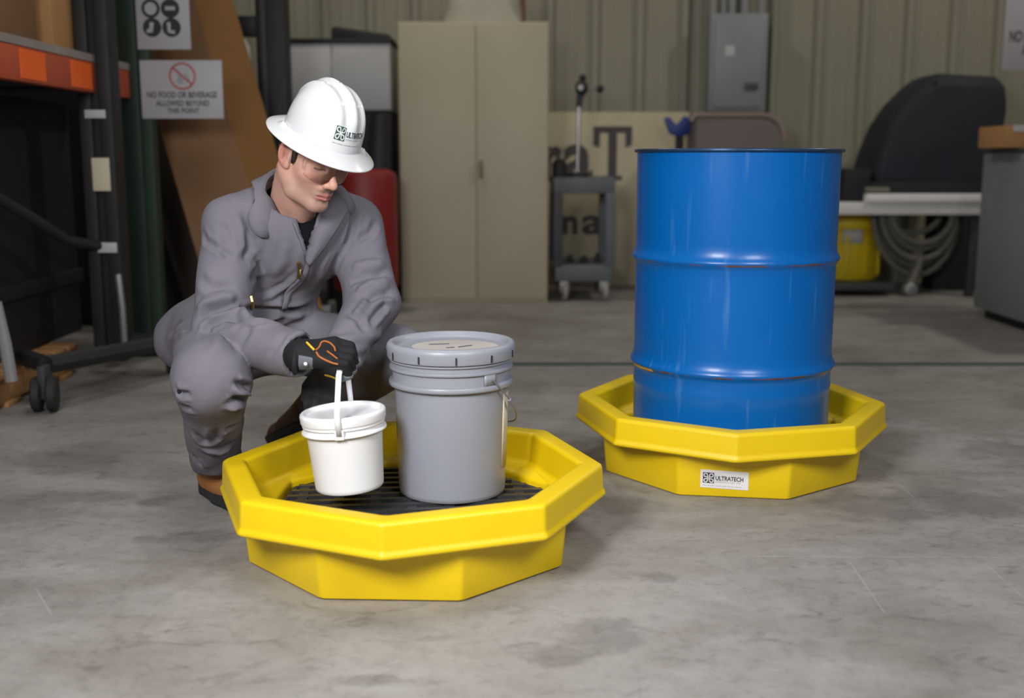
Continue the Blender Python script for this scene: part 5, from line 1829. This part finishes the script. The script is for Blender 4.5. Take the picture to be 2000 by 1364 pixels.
p0, p1, p2 = Vector((-1.70, 3.98, 0.165)), Vector((-1.43, 4.62, 0.145)), Vector((-1.90, 4.16, 0.175))
MB().tube([p0, p1], 0.034, 8).build('base_leg', M['black_paint'], lf)
MB().tube([p0, p2], 0.034, 8).build('base_leg', M['black_paint'], lf)
MB().tube([p1, Vector((mx1, MY + 0.06, 0.14)), Vector((mx0, MY + 0.06, 0.15))], 0.034, 8).build('cross_member', M['black_paint'], lf)
MB().tube([at(-30, 372, 4.0), at(60, 425, 4.22), at(130, 470, 4.5), at(200, 481, 4.64)], 0.022, 10).build('brace_arm', M['black_paint'], lf)
for dx, xx, yy in ((-0.028, -1.695, 3.93), (0.028, -1.695, 3.93), (-0.02, -1.44, 4.66)):
    c_ = MB().lathe((xx + dx - 0.018, yy, 0.064), [(0, 0), (0.054, 0), (0.064, 0.007), (0.064, 0.029), (0.054, 0.036), (0, 0.036)], 32, rot_to((1, 0.25, 0))).build('caster', M['sole'], lf)
    if dx != 0.028: box('fork', (xx - 0.014, yy - 0.022, 0.05), (xx + 0.014, yy + 0.05, 0.17), M['cart_dark'], c_)
q = at(4, 630, 4.0)
tag(MB().tube([at(-6, 590, 3.85), at(10, 672, 3.85), Vector((at(12, 680, 3.85).x + 0.01, 3.85, 0.13))], [0.016, 0.022, 0.022], 10).build('grey_pipe', M['conduit'], None, origin=(at(10, 672, 3.85).x, 3.85, 0.13)),
    'pale grey pipe end standing on the pallet at the left edge', 'pipe')

# ------------------------------------------------------------------ two signs on the rack upright
def sign(name, px0, py0, px1, py1, Y, label, top_extra=0.0):
    a, b = at(px0, py1, Y), at(px1, py0, Y)
    t = thing(name, ((a.x + b.x) / 2, Y, a.z), label, 'sign')
    o = box('sign_panel', (a.x, Y - 0.006, a.z), (b.x, Y, b.z + top_extra), M['sign_white'], t, bevel=0.002)
    return t, a.x, a.z, b.x - a.x, b.z - a.z
SY = RY1 + 0.008
t, x0, z0, w, h = sign('safety_sign', 270, -90, 365, 97, SY, 'white sign of round dark pictograms on the rack upright')
fn = lambda x, y, lift: Vector((x, SY - 0.006 - lift, y))
SYM = [[disc2d(0, 0.0, 0.027, 24)], [rect2d(-0.022, -0.007, 0.022, 0.009)], [ribbon2d([(-0.024, -0.014), (-0.006, -0.016), (0.0, 0.022)], 0.018)],
       [ribbon2d([(-0.012, 0.022), (-0.010, -0.018), (0.014, -0.020)], 0.016)], [disc2d(0, -0.004, 0.022, 20)], [ribbon2d([(-0.02, 0.0), (0.02, 0.0)], 0.02)]]
for (px, py), sy in zip(((295, 17), (333, 17), (298, 54), (336, 54), (292, -22), (330, -22)), SYM):
    q = at(px, py, SY)
    o = art('pictogram_disc', [disc2d(q.x, q.z, 0.041)], fn, M['ink'], t, 0.001)
    art('pictogram', [([(q.x + a, q.z + b) for a, b in p], f) for p, f in sy], fn, M['sign_white'], o, 0.0016)
t, x0, z0, w, h = sign('food_sign', 279, 118, 433, 232, SY, 'white no food or beverage sign with red circle below the pictograms')
q = at(357, 149, SY)
art('prohibition_ring', [disc2d(q.x, q.z, 0.060, 40, 0.051), ribbon2d([(q.x - 0.040, q.z + 0.036), (q.x + 0.040, q.z - 0.036)], 0.009)], fn, M['red_ink'], t, 0.0016)
art('cup_symbol', [ribbon2d([(q.x - 0.024, q.z - 0.022), (q.x + 0.004, q.z - 0.022)], 0.022), ribbon2d([(q.x + 0.012, q.z + 0.014), (q.x + 0.030, q.z - 0.026)], 0.010), ribbon2d([(q.x - 0.018, q.z + 0.022), (q.x - 0.010, q.z - 0.012)], 0.012)], fn, M['ink_pale'], t, 0.001)
sh = []
for line, px0, px1, py0, py1 in (('NO FOOD OR BEVERAGE', 289, 424, 179, 191), ('ALLOWED BEYOND', 306, 409, 196, 207), ('THIS POINT', 328, 390, 211, 221)):
    p, f, w_ = text2d(line, 1.0, 0.02)
    a, b = at(px0, py1, SY), at(px1, py0, SY)
    sh.append(([(a.x + u * (b.x - a.x) / w_, a.z + v_ * (b.z - a.z)) for u, v_ in p], f))
art('lettering', sh, fn, M['ink'], t, 0.001)

# ------------------------------------------------------------------ leaning carton and dark board
def lean(name, p_bot, p_top, wv, dv, m, label, cat, edge=None):
    t = thing(name, p_bot, label, cat)
    P0, P1, W_, D_ = Vector(p_bot), Vector(p_top), Vector(wv), Vector(dv)
    vs = [P0, P0 + W_, P1 + W_, P1, P0 + D_, P0 + W_ + D_, P1 + W_ + D_, P1 + D_]
    o = link('front_face' if edge else 'panel', vs, [(0, 1, 2, 3), (4, 7, 6, 5), (0, 4, 5, 1), (1, 5, 6, 2), (2, 6, 7, 3), (3, 7, 4, 0)], m, t, bevel=0.004)
    if edge:
        n2 = Vector((0.0015, 0, 0))
        sv = [P0 + W_ + n2, P1 + W_ + n2, P1 + W_ + D_ + n2 + Vector((0.02, 0, 0)), P0 + W_ + D_ + n2 + Vector((0.02, 0, 0)), P0 + W_ + D_ * 0.5 - Vector((0.01, 0, 0)), P1 + W_ + D_ * 0.5 - Vector((0.01, 0, 0))]
        link('side_face', sv, [(0, 1, 2, 3), (0, 4, 5, 1), (3, 2, 5, 4)], edge, t, smooth=0)
    return t
YB = 5.55
bot, top = at(438, 690, 5.30), at(238, 0, YB)
bot.z = 0.0
zt_ = at(238, 0, YB)
top = zt_ + (zt_ - bot) * 0.25
W_ = Vector((at(450, 246, YB).x - at(311, 246, YB).x, 0, 0.0))
D_ = Vector((0.13, 0.16, 0.0))
lean('leaning_carton', bot, top, W_, D_, M['card'], 'tall flat cardboard carton leaning behind the signs', 'carton', M['card_edge'])
b2 = at(420, 690, 5.78); b2.z = 0.0
t2 = at(262, 180, 5.90)
lean('leaning_board', b2 + Vector((-0.10, 0, 0)), t2 + Vector((-0.10, 0, 0)), (0.22, 0, 0), (0.0, 0.05, 0), M['dark_board'], 'dark brown board leaning between green upright and tall carton', 'board')

# ------------------------------------------------------------------ black column, white locker, red tank
q0, q1 = at(489, 100, 6.0), at(547, 100, 6.0)
cm = thing('black_column', ((q0.x + q1.x) / 2, 6.05, 0), 'black upright column with side arm left of the white locker', 'column')
box('post', (q0.x + 0.03, 6.0, 0.012), (q1.x + 0.03, 6.15, 2.6), M['black_paint'], cm, bevel=0.01)
box('rail', (q0.x + 0.055, 5.985, 0.012), (q0.x + 0.085, 6.0, 2.6), M['cart_dark'], cm)
a_, b_ = at(432, 70, 6.05), at(497, 32, 6.05)
box('side_arm', (a_.x, 6.02, a_.z), (b_.x + 0.03, 6.13, b_.z), M['black_paint'], cm)
box('foot_plate', (q0.x - 0.05, 5.92, 0.0), (q1.x + 0.1, 6.25, 0.012), M['black_paint'], cm)
a_ = at(455, 75, 7.0)
tag(MB().lathe((a_.x, 7.0, 0.0), [(0, 0), (0.10, 0), (0.10, a_.z - 0.05), (0.07, a_.z), (0, a_.z)], 28).build('gas_cylinder', M['locker'], None, origin=(a_.x, 7.0, 0)), 'pale grey cylinder between the leaning carton and black column', 'cylinder')
LY = 7.15
l0, l1 = at(552, 90, LY), at(762, 84, LY)
lz0, lz1 = at(660, 216, LY).z, at(660, 84, LY).z
lk = thing('locker', ((l0.x + l1.x) / 2, LY, 0), 'pale grey two-door locker with black top behind the hard hat', 'locker')
box('locker_body', (l0.x, LY + 0.02, lz0), (l1.x, LY + 0.45, lz1), M['locker'], lk)
xm = at(648, 150, LY).x
box('door', (l0.x + 0.004, LY, lz0 + 0.004), (xm - 0.003, LY + 0.02, lz1 - 0.004), M['locker'], lk)
box('door', (xm + 0.003, LY, lz0 + 0.004), (l1.x - 0.004, LY + 0.02, lz1 - 0.004), M['locker'], lk)
box('base_unit', (l0.x, LY + 0.01, 0.0), (l1.x, LY + 0.45, lz0 - 0.002), M['black_panel'], lk)
box('top_cap', (l0.x - 0.01, LY - 0.01, lz1), (l1.x + 0.01, LY + 0.46, lz1 + 0.028), M['black_paint'], lk)
a_, b_, c_, d_ = at(645, 82, LY), at(645, 54, LY), at(758, 70, LY), at(770, 100, LY)
hz = lz1 + 0.028
mt = thing('folded_tarp', (a_.x, LY + 0.2, hz), 'dark folded tarp slumped on top of the pale locker', 'tarp')
MB().prism([(a_.x, LY + 0.04, hz), (c_.x + 0.02, LY + 0.04, hz), (c_.x, LY + 0.04, hz + 0.03), (b_.x + 0.02, LY + 0.04, hz + 0.08), (b_.x, LY + 0.04, hz + 0.07)], (0, 0, 0), (0, 0.34, 0)).build('tarp_roll', M['black_paint'], mt, bevel=0.01)
# red tank on a dark base
TY = 6.6
rx = at(712, 400, TY).x
zt = at(720, 329, TY).z
rr_ = (at(777, 450, TY).x - rx)
rt = thing('red_tank', (rx, TY, 0), 'upright red pressure tank behind the crouching person', 'tank')
MB().lathe((rx, TY, 0), [(rr_ * 0.9, 0.13), (rr_, 0.17), (rr_, zt - 0.06), (rr_ * 0.95, zt - 0.03), (rr_ * 0.75, zt - 0.006), (0, zt)], 48).build('shell', M['red_tank'], rt)
MB().lathe((rx, TY, 0), [(0, 0), (rr_ * 0.96, 0), (rr_ * 0.96, 0.13), (0, 0.13)], 40).build('base_ring', M['black_paint'], rt)
mo = thing('pump_motor', (at(608, 575, 6.45).x, 6.45, 0), 'dark pump motor on the floor beside the red tank', 'motor')
qx = at(608, 575, 6.45).x
MB().lathe((qx - 0.12, 6.45, 0.14), [(0, 0), (0.07, 0), (0.085, 0.02), (0.085, 0.19), (0.06, 0.22), (0, 0.22)], 28, rot_to((1, 0, 0))).build('housing', M['black_paint'], mo)
box('mount', (qx - 0.12, 6.38, 0), (qx + 0.12, 6.52, 0.065), M['dull_steel'], mo)
a_, b_ = at(728, 330, 6.9), at(772, 222, 6.9)
tag(MB().tube([(a_.x + 0.03, 6.93, 0.0), (a_.x + 0.03, 6.93, a_.z), (a_.x + 0.05, 6.93, b_.z)], [0.075, 0.075, 0.06], 16).build('black_cylinder', M['black_paint'], None, origin=(a_.x, 6.93, 0)), 'black cylinder standing between red tank and beige cabinet', 'cylinder')
